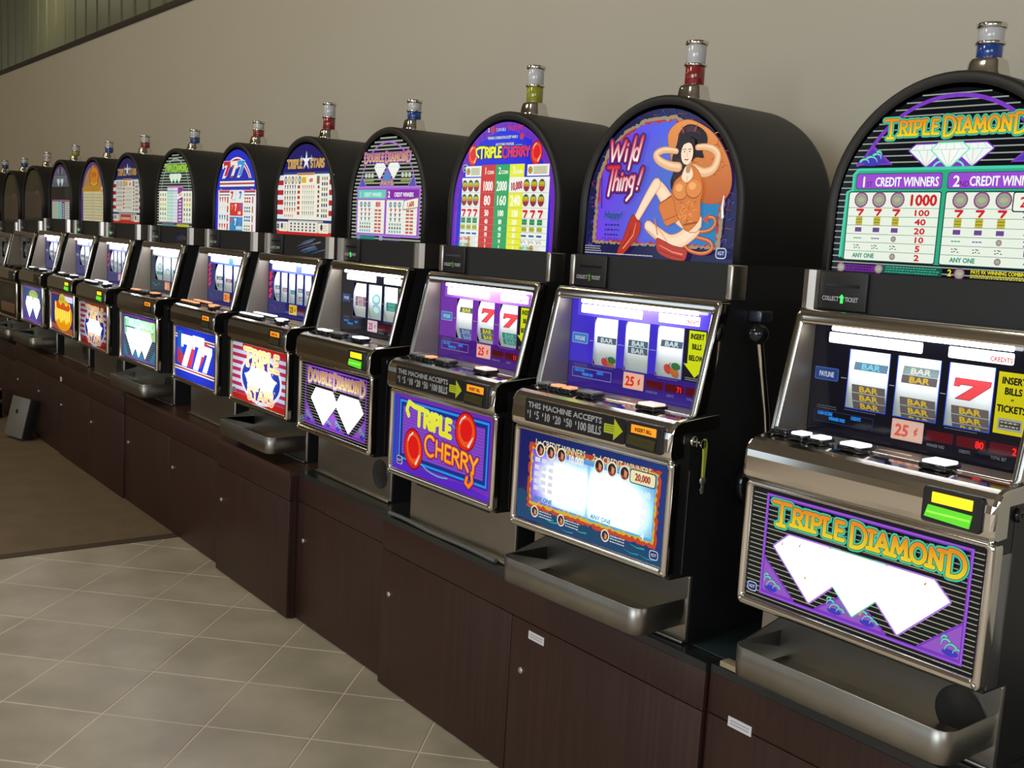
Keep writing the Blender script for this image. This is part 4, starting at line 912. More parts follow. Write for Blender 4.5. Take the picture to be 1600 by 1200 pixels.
def me_bar():
    b = MB(); P = [(.03, .927), (-.001, .926), (-.007, .929), (-.0105, .935), (-.012, .945), (-.012, .972), (-.0105, .984), (-.006, .994), (.002, 1.002), (.012, 1.007), (.03, 1.0095), (.137, 1.0155), (.137, .985), (.03, .985)]
    b.extrude_x(P, -W2, W2, .008)
    return b.mesh('chrome_bar')
def me_lower():
    b = MB(); ring(b, [(-.240, .240, .5385, .682, .004, .088), (-.240, .240, .5385, .682, .004, .083), (-.238, .238, .5405, .680, .004, .081)]); b.add([(x, .081, z) for x, z in rrect(-.238, .238, .5405, .68, .004)], [tuple(range(20))]); b.box(-.240, .240, .070, .083, .5385, .546, .002); return b.mesh('lower_panel')
def me_slot_lower():
    return MB().box(-.21, .13, .0795, .082, .650, .659, .001).mesh('vent_slot')
def me_speaker():
    b = MB(); b.lathe([(.0, .0805), (.041, .0805), (.044, .0785), (.044, .083)], .175, .614, 28, 'y'); return b.mesh('speaker_grille')
def me_tray():
    b = MB(); n = 6; r = .03; x0, x1, yf, yb = -.195, .235, -.062, .082
    def path(o, drop):
        P = [(x0+o, yb)]
        for i in range(n+1): a = PI+PI/2*i/n; P.append((x0+r+(r-o)*math.cos(a), yf+r+(r-o)*math.sin(a)+0))
        for i in range(n+1): a = 1.5*PI+PI/2*i/n; P.append((x1-r+(r-o)*math.cos(a), yf+r+(r-o)*math.sin(a)))
        P.append((x1-o, yb)); return P
    outer, inner = path(0, 0), path(.003, 0); lo = path(.010, 0)
    zt, zm, zb = .633, .600, .577
    L = [[(x, y, zt) for x, y in inner], [(x, y, zt+.0012) for x, y in path(.0015, 0)], [(x, y, zt) for x, y in outer], [(x, y, zm) for x, y in outer], [(x, y, zb+.0015) for x, y in path(.0015, 0)], [(x, y, zb) for x, y in path(.004, 0)]]
    b.loft(L, False, True, True, closed=False)
    Li = [[(x, y, zt) for x, y in inner], [(x, y, zm) for x, y in inner], [(x, y, zb+.006) for x, y in path(.012, 0)]]
    b.loft(Li, False, True, True, closed=False)
    return b.mesh('coin_tray')
def me_tray_wing():
    b = MB(); b.add([(-.195, .082, .66), (-.195, .082, .60), (-.195, -.03, .631), (-.192, .082, .66), (-.192, .082, .60), (-.192, -.03, .631)], [(0, 1, 2), (5, 4, 3), (0, 3, 4, 1), (0, 2, 5, 3), (1, 4, 5, 2)])
    b.lathe([(.004, -.1955), (.004, -.1975), (.002, -.1985)], .05, .625, 10, 'x')
    return b.mesh('tray_wing')
def me_box_link(): return MB().box(-.236, .236, .149, .47, 1.243, 1.317).mesh('link_panel')
def me_strip(s): return lambda: MB().box(*sorted((s*.2225, s*.2385)), .140, .19, 1.2435, 1.3165, .004).mesh('steel_strip')
def me_ear(s):
    def f():
        b = MB(); X = [(.2225, .143), (.226, .134), (.240, .130), (.254, .135), (.262, .150), (.263, .20), (.248, .24), (.2225, .24)]
        b.loft([[(s*x, y, z) for x, y in X] for z in (1.2435, 1.3165)], smooth=False); return b.mesh('side_ear')
    return f
def me_ticket():
    b = MB(); b.box(-.2215, -.119, .141, .16, 1.2445, 1.3155, .002); return b.mesh('ticket_printer')
def me_ticket_slot(): return MB().box(-.205, -.135, .1395, .142, 1.288, 1.293).mesh('ticket_slot')
def me_topbox():
    b = MB(); A = lambda r, y, zb=1.317: [(x, y, z) for x, z in archpts(r, 1.428, zb, 36)]
    L = [A(.222, .470), A(.2345, .468), A(.2372, .455), A(.2375, .175), A(.2372, .164), A(.2345, .1585), A(.2300, .157), A(.2235, .157), A(.2195, .1595), A(.2170, .1625, 1.3145)]
    b.loft(L, True, False, True, closed=True)
    return b.mesh('top_box')
def me_sig(h1, h2):
    def base():
        b = MB(); z = 1.6625
        P = []
        for hw, hd, zz in ((.035, .034, z), (.035, .034, z+.006), (.0325, .031, z+.009), (.0295, .0285, z+.026), (.027, .026, z+.032), (.023, .023, z+.0345), (.012, .012, z+.0345)):
            P.append([(x, .255+y, zz) for x, y in rrect(-hw, hw, -hd, hd, min(hw, hd)*.7)])
        b.loft(P); return b.mesh('signal_base')
    z0 = 1.697
    def lens(za, zb): return MB().lathe([(.0, za), (.0205, za), (.0215, za+.001), (.0215, zb-.001), (.0205, zb), (0, zb)], 0, .255, 22)
    def ringm(za, zb):
        return MB().lathe([(.0, za), (.0235, za), (.025, za+.0012), (.025, zb-.0012), (.0235, zb), (0, zb)], 0, .255, 22)
    return (base, lambda: lens(z0, z0+h1).mesh('signal_lens'), lambda: ringm(z0+h1, z0+h1+.006).mesh('signal_ring'), lambda: lens(z0+h1+.006, z0+h1+.006+h2).mesh('signal_lens'), lambda: ringm(z0+h1+.006+h2, z0+h1+.015+h2).mesh('signal_cap'))

def button(parent, x, y, w, d, capm, h=.010, ang=0.0):
    def base(): return MB().box(-w/2-.0035, w/2+.0035, -d/2-.0035, d/2+.0035, 0, h, .002).mesh('button')
    def cap(): return MB().box(-w/2, w/2, -d/2, d/2, h-.001, h+.005, .002).mesh('button_cap')
    o = obj('button', shared('btn%.3f%.3f%.3f' % (w, d, h), base), black_gloss, parent); o.location = (x, y, 1.0085+(y-.01)*.05); o.rotation_euler.z = ang
    me = shared('cap%.3f%.3f%.3f' % (w, d, h), cap).copy(); me.materials.clear(); c = obj('button_cap', me, capm, o)
    return o

def reel_mesh(x0, x1, lit, seed, tint, syms):
    a = Art(); R = .125; zc = 1.1225; yc = .141+R+.003
    def top(x, z): return lerp((.42, .48, .44), (1.5, 1.55, 1.7), (z-1.09)/.075) if lit else (.10, .10, .09)  # reel white brightens upward: the tube's light is put into the ink
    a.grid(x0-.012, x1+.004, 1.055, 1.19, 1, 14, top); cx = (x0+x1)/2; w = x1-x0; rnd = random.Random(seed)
    for z, k, c in syms:
        s = w*.40
        if k == '7': seven(a, cx-s, z-.018, .034, s*2, (.75, .06, .07), (.1, .02, .03))
        elif k == 'cherry':
            a.ell(cx-.01, z-.004, .011, .011, (.55, .05, .04)); a.ell(cx+.008, z-.010, .012, .012, (.45, .15, .03)); a.ell(cx+.014, z+.004, .013, .008, (.03, .15, .05)); a.line([(cx, z+.01), (cx-.008, z)], .002, (.05, .1, .05))
        elif k == 'gem': a.ell(cx, z, s*.8, .017, (.25, .55, .58)); a.ell(cx, z, s*.55, .010, (.6, .8, .8))
        else:
            n = int(k[-1]); hh = .0155
            for i in range(n):
                zz = z-i*hh; a.rect(cx-s*1.05, cx+s*1.05, zz-hh/2+.0006, zz+hh/2-.0006, c[1]); a.text('BAR', cx, zz-.0052, .0104, c[0], 'c', 1.5 if w > .06 else 1.0, .0012)
    def fm(x, y, z):
        d = max(-1, min(1, (z-zc)/R)); rr = R-y*1.6+(.0012 if y < -5e-5 else 0); return (x, yc-rr*math.cos(math.asin(d)), zc+rr*d)
    return a, fm
GB = ((.60, .42, .03), (.12, .10, .10)); CB = ((.15, .50, .60), (.1, .2, .3)); YB = ((.6, .6, .03), (.08, .10, .10)); BB = ((.25, .4, .6), (.06, .1, .3)); TB = ((.15, .45, .38), (.03, .22, .18)); MBB = ((.6, .5, .55), (.25, .12, .18)); KB = ((.5, .6, .6), (.06, .10, .14))

def slot_machine(cfg):
    t = bpy.data.objects.new('slot_machine', None); COL.objects.link(t); t.empty_display_size = .1
    # the empty stands on the cabinet top (local z .538); parts keep that offset through a parent inverse of zero
    t.location = (cfg['x'], cfg['dy'], DZ+cfg.get('dz', 0)); t.rotation_euler.z = cfg['ya']
    t['label'] = cfg['label']; t['category'] = 'slot machine'; t['group'] = 'slot machines lined up along the wall'
    lit = cfg.get('lit', True)
    P = lambda n, k, fn, m: obj(n, shared(k, fn), m, t)
    body = P('cabinet_body', 'body', me_body, black)
    P('belly_frame', 'bf', me_belly_frame, chrome); P('reel_door_frame', 'rf', me_reel_frame, chrome if cfg['i'] < 4 else chrome_soft)
    P('inner_cheek', 'cheek', me_cheek, cheek_m)
    bar = P('chrome_bar', 'bar', me_bar, chrome)
    if cfg['i'] == 1: MB().box(.2402, .2424, .020, .050, .689, .906, .0008).build('door_side', mat('door_side_steel', (.30, .30, .31), .3, .9), t)
    for s in (-1, 1):   # corner screws of the belly door
        for zz in (.698,): obj('screw', shared('scr%d' % s, lambda: MB().lathe([(0, -.003), (.003, -.003), (.0045, -.001), (.0045, .003)], s*.2325, .6985, 10, 'y').mesh('screw')), chrome, t)
    # artwork glasses
    a = Art(); cfg['belly'](a); a.build('belly_glass', P_B[cfg['bm']] if lit else P_OFF, t, .0065, .81)
    a = Art(); cfg['top'](a); tb = P('top_box', 'topbox', me_topbox, arch_black); a.build('top_glass', (P_TOP_DIM if cfg.get('dim') else P_TOP) if lit else P_OFF, t, .1655, 1.42)
    # lower front
    P('lower_panel', 'low', me_lower, steel)
    if cfg.get('reflect_cols'):  # coloured reflections on the protective film, drawn as streaks of ink
        a = Art(); rnd = random.Random(cfg['i'])
        for k in range(14):
            x = .02+rnd.random()*.12; z = 1.255+rnd.random()*.04; a.line(cr([(x-.03, z-.006), (x+.02, z+.004), (x+.07, z+.012)], 5, False), .004+.003*rnd.random(), rnd.choice(cfg['reflect_cols']), taper=(.1, 1))
        a.build('film_reflections', P_FLAT, t, .1485, 1.28)
    if cfg.get('slot'): obj('vent_slot', shared('vs', me_slot_lower), black, t)
    if cfg.get('speaker'): P('speaker_grille', 'spk', me_speaker, speaker_grey if cfg['i'] != 1 else link_grey)
    if cfg.get('tray'):
        tr = P('coin_tray', 'tray', me_tray, tray_steel); obj('tray_wing', shared('wing', me_tray_wing), steel, tr)
    # link panel
    P('link_panel', 'link', me_box_link, cfg.get('linkm', link_grey)); typeB = cfg.get('accept') == 2
    for s in (-1, 1):
        if typeB: P('steel_strip', 'strip%d' % s, me_strip(s), chrome_soft)
        else: P('side_ear', 'ear%d' % s, me_ear(s), chrome_soft)
    tk = P('ticket_printer', 'tick', me_ticket, black); obj('ticket_slot', shared('tslot', me_ticket_slot), black_gloss, tk)
    a = Art(); a.text('COLLECT', -.1765, 1.262, .0085, (.55, .55, .55), 'r', .72, .0002); a.text('TICKET', -.163, 1.262, .0085, (.55, .55, .55), 'l', .72, .0002)
    a.build('ticket_lettering', print_mat('ticket_print', .35, base=.6), tk, .1398, 1.262)
    b = MB(); b.add([(x, .1385, z) for x, z in ((-.172, 1.258), (-.167, 1.258), (-.167, 1.268), (-.1635, 1.268), (-.1695, 1.275), (-.1755, 1.268), (-.172, 1.268))], [tuple(range(7))]); b.box(-.172, -.167, .1386, .1405, 1.258, 1.27)
    b.build('ticket_arrow', arrow_green if cfg.get('led') else arrow_dim, tk)
    # signal light
    tall = cfg.get('tall'); fns = me_sig(.039 if tall else .022, .039 if tall else .022); key = 'T' if tall else 'S'
    names = ['signal_base', 'signal_lens', 'signal_ring', 'signal_lens', 'signal_cap']; ms = [chrome, cfg['lens'], chrome, lens_clear, chrome]
    sg = None
    for i, (n, f, m) in enumerate(zip(names, fns, ms)):
        me = shared('sig%s%d' % (key, i), f)
        if i == 1: me = me.copy(); me.materials.clear()
        o = obj(n, me, m, t if i == 0 else sg)
        if i == 0: sg = o
    # reel window
    rl = cfg['reel']; bg = rl['bg']; a = Art(); Z0, Z1 = 1.070, 1.177; X0, X1 = -.2195, .2195; wins = rl['wins']
    a.up(); a.rect(X0, X1, 1.0145, Z0, rl.get('bg2', bg), False); a.rect(X0, X1, Z1, 1.2165, bg, False); e = X0
    for x0, x1 in wins: a.rect(e, x0, Z0, Z1, bg, False); e = x1
    a.rect(e, X1, Z0, Z1, bg, False)
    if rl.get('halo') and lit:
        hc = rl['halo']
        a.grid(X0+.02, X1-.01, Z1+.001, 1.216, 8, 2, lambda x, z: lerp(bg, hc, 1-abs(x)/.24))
    a.up()
    for x0, x1 in wins:
        for (p, q, r_, s_) in ((x0-.0015, x0, Z0, Z1), (x1, x1+.0015, Z0, Z1), (x0-.0015, x1+.0015, Z0-.0015, Z0)): a.rect(p, q, r_, s_, rl.get('rim', (.03, .08, .5)), False)
    plate = (2.2, 2.2, 2.0) if lit else (.12, .12, .11)
    for x0, x1 in rl.get('plates', ((-.188, .004), (.052, .166))):
        a.rr(x0, x1, 1.1845, 1.204, .003, plate)
    if lit: a.text(rl.get('ptext', 'CREDITS'), .164, 1.188, .008, (.55, .05, .10), 'r', .9, .0005)
    if rl.get('payline', True):
        a.rr(-.212, -.16, 1.113, 1.137, .003, (.35, .40, .48) if rl.get('paylight') else (.05, .12, .35)); a.rr(-.2105, -.1615, 1.1145, 1.1355, .003, (.03, .20, .55) if rl.get('paylight') else (.02, .05, .2)); a.text('PAYLINE', -.186, 1.120, .010, (.55, .6, .65), 'c', .62, .0003)
        a.up(); e = -.158
        for x0, x1 in wins: a.rect(e+.004, x0-.003, 1.1215, 1.1228, (.35, .35, .35), False); e = x1
    if rl.get('dots'):
        for z in rl['dots']:
            a.ell(-.203, z, .009, .008, (.85, .03, .10)); a.ell(-.203, z, .005, .004, (.5, .0, .05)); a.ell(-.19, z+.007, .006, .005, (.75, .02, .10))
    if lit:
        a.frame(-.205, -.078, 1.0345, 1.0565, .0012, rl.get('frm', (.02, .03, .1)))
        for k, (s_, x, z) in enumerate((('CASH SCORE', -.198, 1.0475), ('WINNER PAID', -.172, 1.0395), ('CREDITS', -.125, 1.0475))): a.text(s_, x, z, .0065, rl.get('lcd', (.02, .28, .85)), 'l', .62, .0006)
    c25 = rl.get('card', ((.80, .45, .35), (.72, .03, .02)))
    a.rr(-.040, .022, 1.029, 1.0655, .002, (.6, .35, .3)); a.rr(-.0385, .0205, 1.0305, 1.064, .002, c25[0]); a.text('25', -.034, 1.0365, .021, c25[1], 'l', .95, .0012, .08); a.text('¢', .004, 1.043, .014, c25[1], 'l', .85, .0008)
    ledc = (1.0, .03, .03) if lit else (.05, .003, .003)
    for x0, x1, tx in ((.028, .078, ''), (.084, .136, rl.get('led', '80')), (.142, .192, rl.get('led2', '2'))):
        a.rr(x0, x1, 1.038, 1.056, .002, (.09, .005, .01)); 
        if tx: a.text(tx, x1-.004, 1.0405, .012, ledc, 'r', .9, .001)
    if cfg['i'] < 5:
        for x, s_ in ((.03, 'WINNER PAID'), (.09, 'CREDITS'), (.146, 'TOTAL BET')): a.text(s_, x, 1.028, .0055, (.22, .22, .25), 'l', .7)
        tiny_lines(a, -.20, -.155, 1.064, 2, .004, (.12, .12, .15), .0015); tiny_lines(a, -.14, -.07, 1.0645, 1, .004, (.12, .12, .15), .0015); tiny_lines(a, .06, .12, 1.0645, 1, .004, (.15, .15, .18), .0015)
    k = rl.get('insert')
    if k == 'tick':
        a.rect(.1445, .1985, 1.072, 1.173, (.62, .56, .01))
        for s_, z in (('INSERT', 1.154), ('BILLS', 1.137), ('or', 1.127), ('TICKETS', 1.108)): a.text(s_, .1715, z, .0115 if s_ != 'or' else .005, (.02, .02, .01), 'c', .82, .0007)
        a.rect(.151, .192, 1.078, 1.098, (.35, .36, .3)); a.rect(.154, .189, 1.082, 1.094, (.05, .05, .05)); tiny_lines(a, .156, .187, 1.09, 2, .006, (.4, .4, .3), .0025)
    elif k == 'below':
        a.rect(.129, .198, 1.068, 1.178, (.012, .012, .015)); a.poly([(.141, 1.175), (.186, 1.175), (.186, 1.105), (.196, 1.105), (.163, 1.078), (.131, 1.105), (.141, 1.105)], (.62, .72, .01))
        for s_, z in (('INSERT', 1.158), ('BILLS', 1.137), ('BELOW', 1.113)): a.text(s_, .1635, z, .0115, (.03, .03, .01), 'c', .72, .0007)
        tiny_lines(a, .138, .192, 1.075, 2, .004, (.35, .35, .35), .0016)
    elif k == 'yel': a.rect(.148, .178, 1.09, 1.175, (.45, .45, .03)); tiny_lines(a, .152, .175, 1.155, 3, .022, (.1, .1, .02), .009)
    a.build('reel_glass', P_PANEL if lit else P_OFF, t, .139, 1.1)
    for i, (x0, x1) in enumerate(wins):
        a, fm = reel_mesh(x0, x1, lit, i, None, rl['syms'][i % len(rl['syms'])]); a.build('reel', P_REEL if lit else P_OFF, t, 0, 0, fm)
    lm = lamp_white if lit else lamp_dead
    for x0, x1 in ((-.17, .17),):
        b = MB(); b.lathe([(0, x0), (.0045, x0), (.0045, x1), (0, x1)], .124, 1.2125, 10, 'x'); b.build('reel_lamp', lm, t)
    # button deck
    plate_b = MB().box(-.2, .2, .02, .135, 1.006, 1.0125); 
    for bx, by, w, d, cm in cfg['buttons']: button(t, bx, by, w, d, cm)
    if cfg['i'] < 5: MB().box(-.03, .035, .088, .094, 1.0125, 1.0155, .001).build('ticket_lip', chrome_soft, t)
    # bill acceptor
    b = MB(); b.loft([[(x, y, z) for x, z in rrect(.124+k, .224-k, .9375+k, .9945-k, .006)] for y, k in ((-.008, 0), (-.0155, 0), (-.017, .002))], False, True)
    ba = b.build('bill_acceptor', black, t)
    yg = cfg['bill']
    if yg == 'yg': c1, c2 = slot_yellow, slot_green
    elif yg == 'or': c1, c2 = slot_orange, slot_olive
    else: c1, c2 = slot_olive, slot_olive
    MB().box(.140, .208, -.0182, -.015, .9705, .9875, .001).build('lit_slot', c1, ba); b = MB(); b.loft([[(x, y, z) for x, z in ((.131, .947), (.206, .943), (.209, .964), (.136, .966))] for y in (-.0195, -.015)]); b.build('bill_mouth', c2, ba)
    MB().box(.135, .207, -.0205, -.0185, .954, .9565).build('mouth_lip', mat('lip', (.3, .5, .05), .3, emit=(.3, .9, .1), estr=.8) if yg == 'yg' else slot_olive, ba)
    if yg == 'or': a = Art(); a.text('INSERT BILL', .174, .975, .008, (.10, .03, .0), 'c', .8, .0004); a.build('display_text', P_FLAT, ba, -.0184, .975)
    if cfg.get('accept'):
        a = Art(); a.rr(-.192, .120, .940, .993, .005, (.012, .012, .014)); a.text('THIS MACHINE ACCEPTS', -.182, .973, .0125, (.62, .62, .62), 'l', .86, .0005, .0, fit=.234)
        x = -.184
        for n in ('1', '5', '10', '20', '50', '100'):
            w_ = (.007, .010, .019, .019, .019, .028)[('1', '5', '10', '20', '50', '100').index(n)]; a.text('$', x, .9585, .0075, (.62, .62, .62), 'l', .8); a.text(n, x+.0068, .949, .0185, (.62, .62, .62), 'l', .58, .0006, fit=w_); x += w_+.0165
        a.text('BILLS', .012, .949, .0185, (.62, .62, .62), 'l', .58, .0006, fit=.040)
        a.poly([(.060, .976), (.088, .976), (.088, .990), (.114, .967), (.088, .944), (.088, .957), (.060, .957)], (.45, .52, .02)); tiny_lines(a, .064, .092, .971, 3, .005, (.12, .14, .02), .0022)
        a.build('bill_notice', P_FLAT, t, -.0128, .967)
    # lock on the right cheek, door seam
    MB().lathe([(0, .2405), (.011, .2405), (.011, .246), (.008, .248), (.004, .249), (.004, .2475), (0, .2475)], .055, .965, 16, 'x').build('door_lock', chrome if cfg.get('key') else black_gloss, t)
    MB().box(.2400, .2418, .052, .0535, .69, .905).build('door_seam', steel, t)  # steel strip standing in for the bright reflection along the seam
    MB().box(.2400, .2412, .052, .056, .905, .998).build('door_seam', black_gloss, t)
    if cfg.get('handle'):
        h = MB(); h.lathe([(0, .240), (.05, .240), (.05, .256), (.04, .262), (0, .262)], .25, .86, 20, 'x'); hh = h.build('handle_hub', black_gloss, t)
        MB().tube([(.256, .25, .86), (.275, .25, .86), (.29, .244, .90), (.297, .21, 1.02), (.30, .165, 1.165)], .0075, 10).build('handle_arm', chrome, hh)
        s = MB(); bm = bmesh.new(); bmesh.ops.create_uvsphere(bm, u_segments=18, v_segments=10, radius=.021)
        for q in bm.verts: q.co += Vector((.30, .158, 1.183))
        s.bm(bm, True); s.build('handle_ball', black_gloss, hh)
        MB().box(.240, .272, .20, .24, 1.203, 1.226, .003).build('side_latch', mat('dull_latch', (.09, .10, .13), .35, .8), t)
    # shorten: origin at the base
    for ch in t.children: ch.location.z -= .538
    t.location.z += .538
    return t

B3 = ((-.140, -.068), (-.042, .028), (.053, .125)); B3w = ((-.139, -.057), (-.040, .041), (.058, .137))
B5 = tuple((-.172+i*.0625, -.125+i*.0625) for i in range(5))
BTN_A = [(-.205, .055, .030, .034, cap_dark), (-.160, .045, .026, .030, cap_white), (-.118, .045, .026, .030, cap_white), (-.048, .048, .042, .036, cap_white), (.108, .052, .042, .040, cap_white)]
BTN_B = [(-.190, .050, .026, .026, cap_off), (-.150, .046, .026, .026, cap_orange), (-.112, .046, .026, .026, cap_orange), (-.050, .048, .046, .034, cap_off), (.130, .050, .044, .038, cap_pink)]
BTN_C = [(-.190, .050, .026, .026, cap_off), (-.152, .046, .024, .026, cap_off), (-.115, .046, .026, .026, cap_orange), (-.048, .048, .048, .032, cap_off), (.130, .046, .046, .036, cap_pink)]
BTN_D = [(-.165, .045, .026, .024, cap_white), (-.125, .045, .026, .024, cap_white), (-.055, .048, .048, .032, cap_off), (.085, .046, .048, .034, cap_white)]
def btn5(c): return [(-.195+.036*i, .030, .028, .018, c) for i in range(5)]+[(-.175+.036*i, .075, .028, .018, c) for i in range(5)]+[(.085, .05, .048, .030, c), (.125, .025, .026, .016, c)]
BTN_E = [(-.165, .045, .030, .024, cap_white), (-.130, .045, .030, .024, cap_white), (-.055, .048, .048, .030, cap_off), (.085, .046, .048, .032, cap_white)]
BTN_F = [(-.165, .045, .034, .026, cap_orange), (-.120, .045, .034, .026, cap_orange), (-.045, .048, .048, .032, cap_off), (.095, .046, .046, .034, cap_orange)]
BTN_G = [(-.165, .045, .034, .026, cap_dark), (-.055, .048, .048, .032, cap_dark), (.095, .046, .046, .034, cap_dark)]
sy = dict(
 m1=[[(1.147, 'b1', CB), (1.106, 'b3', GB)], [(1.152, 'b1', ((.6, .6, .5), (.2, .3, .3))), (1.137, 'b1', GB), (1.098, 'b3', GB)], [(1.135, '7', 0), (1.098, 'b3', GB)]],
 m2=[[(1.127, 'b1', KB), (1.08, 'cherry', 0)], [(1.130, 'b2', KB)], [(1.14, 'b1', KB), (1.09, 'cherry', 0)]],
 m3=[[(1.147, 'b1', YB), (1.09, 'b2', BB)], [(1.142, '7', 0), (1.10, 'b2', YB)], [(1.137, '7', 0), (1.098, 'b2', TB)]],
 m4=[[(1.127, 'b2', MBB)], [(1.132, 'gem', 0), (1.10, 'gem', 0)], [(1.122, 'b1', TB), (1.11, 'b1', TB)]],
 far=[[(1.12, 'b1', KB), (1.09, 'b1', KB)], [(1.115, 'b1', MBB)], [(1.11, 'b1', TB)]],
 grn=[[(1.13, 'gem', 0), (1.10, 'b1', TB)], [(1.11, 'gem', 0)], [(1.115, 'b1', TB), (1.09, 'b1', YB)]])
BK = (.006, .006, .012); VIO = (.05, .03, .55); PU = (.16, .03, .38); NV = (.012, .014, .14)
def R(bg, wins, syms, **k): return dict(bg=bg, wins=wins, syms=sy[syms], **k)
HX = [-1.0378, -1.6778, -2.2544, -2.9362, -3.5398, -4.142, -4.8185, -5.4586, -6.1531, -6.745, -7.4218, -8.02, -8.60]
HY = [-.0074, -.0546, -.053, .0004, .0184, .0131, .0093, -.0049, .0266, .0103, .0187, .015, .015]
HA = [.0105, .051, .0146, -.0027, .0104, -.0108, .0226, .0019, .0033, .0111, .0263, .015, .015]
M = [
 dict(label='nearest slot machine, black glass with three big white diamonds in a purple border', top=top_triple_diamond, belly=belly_triple_diamond, bm='soft', tray=True, speaker=True, lens=lens_blue, led=True, bill='yg', buttons=BTN_A,
      reel=R(BK, B3w, 'm1', insert='tick', rim=(.03, .10, .75), card=((.70, .45, .36), (.7, .12, .08)))),
 dict(label='slot machine with dark haired woman on its top glass and a pull handle', top=top_wild, belly=belly_wild, bm='soft', tray=True, lens=lens_red, tall=True, accept=2, bill='or', buttons=BTN_B, handle=True, key=True,
      reel=R(VIO, B3, 'm2', insert='below', halo=(.35, .25, 1.6), paylight=True, bg2=(.035, .015, .22), rim=(.2, .2, .45), frm=(.25, .3, .5), led='71', card=((.80, .45, .32), (.72, .03, .01)))),
 dict(label='slot machine with red cherries on a purple belly glass', top=top_cherry, belly=belly_cherry, bm='soft', slot=True, lens=lens_yellow, tall=True, accept=2, bill='or', buttons=BTN_C,
      reel=R(PU, B3, 'm3', insert='below', halo=(.9, .4, 1.6), paylight=True, bg2=(.06, .012, .20), rim=(.25, .12, .4), frm=(.25, .3, .5), led='11', card=((.80, .42, .35), (.75, .03, .03)))),
 dict(label='slot machine with two glaring white diamonds under purple striped lettering', top=top_double, belly=lambda a: belly_triple_diamond(a, 'DOUBLE DIAMOND', 2, dict(edge=(.55, .30, .75), c0=(.95, .75, .35), c1=(.60, .30, .08), halo=(.2, .1, .4))), bm='mid', speaker=True, lens=lens_blue, led=True, bill='yg', buttons=BTN_D,
      reel=R((.012, .012, .02), B3w, 'm4', insert='yel', rim=(.03, .05, .35), led='', led2='0', card=((.62, .55, .62), (.5, .05, .15)))),
 dict(label='slot machine with starred disc on red and white stripes, taller red signal light', top=top_stars, belly=belly_stars, bm='mid', tray=True, lens=lens_red, tall=True, bill='or', buttons=btn5(cap_white), reflect_cols=[(.05, .10, .40), (.10, .20, .35), (.35, .18, .40), (.08, .22, .22), (.3, .3, .32)], linkm=mat('film_covered_panel', (.10, .095, .095), .16),
      reel=R(NV, B5, 'far', halo=(.3, .4, 2.0), payline=False, dots=(1.168, 1.152, 1.13, 1.105, 1.085), led='1', led2='1', lcd=(.10, .03, .3), card=((.75, .48, .02), (.12, .06, .0)))),
 dict(label='slot machine with big white, red and blue sevens on its blue belly glass', top=top_sevens, belly=belly_sevens, bm='mid', lens=lens_red, bill='or', buttons=btn5(cap_orange),
      reel=R(NV, B3w, 'far', halo=(.2, .5, 1.8), payline=False, dots=(1.168, 1.148, 1.128, 1.108, 1.088), led='', led2='0', lcd=(.02, .08, .25), card=((.85, .35, .08), (.55, .05, .01)))),
 dict(label='slot machine with mint green lettering over white diamonds', top=top_green, belly=belly_green, bm='mid', tray=True, speaker=True, lens=lens_blue, bill='or', buttons=BTN_F, reflect_cols=[(.02, .025, .10), (.03, .035, .14), (.12, .12, .12)], linkm=mat('film_covered_dark_panel', (.03, .03, .045), .14),
      reel=R((.015, .03, .05), ((-.160, -.072), (-.06, .03), (.042, .13)), 'grn', payline=False, halo=(1.0, 1.1, 1.2), led='', led2='', lcd=(.02, .25, .3), card=((.75, .25, .15), (.8, .6, .4)))),
 dict(label='slot machine with stars and dark red stripes beside the green lettered one', top=lambda a: top_stars(a, True), belly=belly_stars, bm='edge', speaker=True, lens=lens_red, led=True, bill='yg', buttons=btn5(cap_white), dim=True,
      reel=R(NV, B5, 'far', halo=(.5, .6, 1.6), payline=False, dots=(1.15, 1.13, 1.10), led='', led2='0', lcd=(.05, .02, .2), card=((.55, .2, .3), (.8, .5, .6)))),
 dict(label='slot machine with glowing orange and yellow flames on its belly glass', top=top_hot, belly=belly_hot, bm='soft', speaker=True, lens=lens_blue, led=True, bill='yg', buttons=BTN_E, dim=True,
      reel=R(NV, B3w, 'far', halo=(.5, .6, 1.6), led='', led2='', lcd=(.02, .05, .3), card=((.5, .4, .6), (.4, .1, .3)))),
 dict(label='farthest lit slot machine, its top glass split by a dark window', top=top_split, belly=belly_blue_diamond, bm='mid', tray=True, lens=lens_yellow, bill='off', buttons=BTN_E, dim=True,
      reel=R(NV, B3w, 'far', halo=(.5, .6, 1.6), led='', led2='', lcd=(.02, .05, .3), card=((.5, .4, .6), (.4, .1, .3)))),
 dict(label='unlit slot machine next to the last lit one', top=top_dark, belly=belly_dark, bm='soft', tray=True, lit=False, lens=lens_clear, bill='off', buttons=BTN_G, reel=R((.02, .02, .03), B3w, 'far', led='', led2=''), dz=-.02),
 dict(label='unlit slot machine second from the left edge, blue signal light', top=top_dark, belly=belly_dark, bm='soft', lit=False, lens=lens_blue, bill='off', buttons=BTN_G, reel=R((.02, .02, .03), B3w, 'far', led='', led2=''), dz=-.04),
 dict(label='unlit slot machine at the far left edge of the row', top=top_dark, belly=belly_dark, bm='soft', lit=False, lens=lens_blue, bill='off', buttons=BTN_G, reel=R((.02, .02, .03), B3w, 'far', led='', led2=''), dz=-.04),
]

# ------------------------------------------------------------------ the setting
def struct(name, mb, m, parent=None, **kw):
    o = mb.build(name, m, parent, **kw)
    if parent is None: o['kind'] = 'structure'
    return o
XE = -4.30     # where the tile ends and the carpet begins
WY = 0.62
fl = struct('floor', MB().box(-16, 4.5, -7, WY+2, -.12, -.0011), grout)
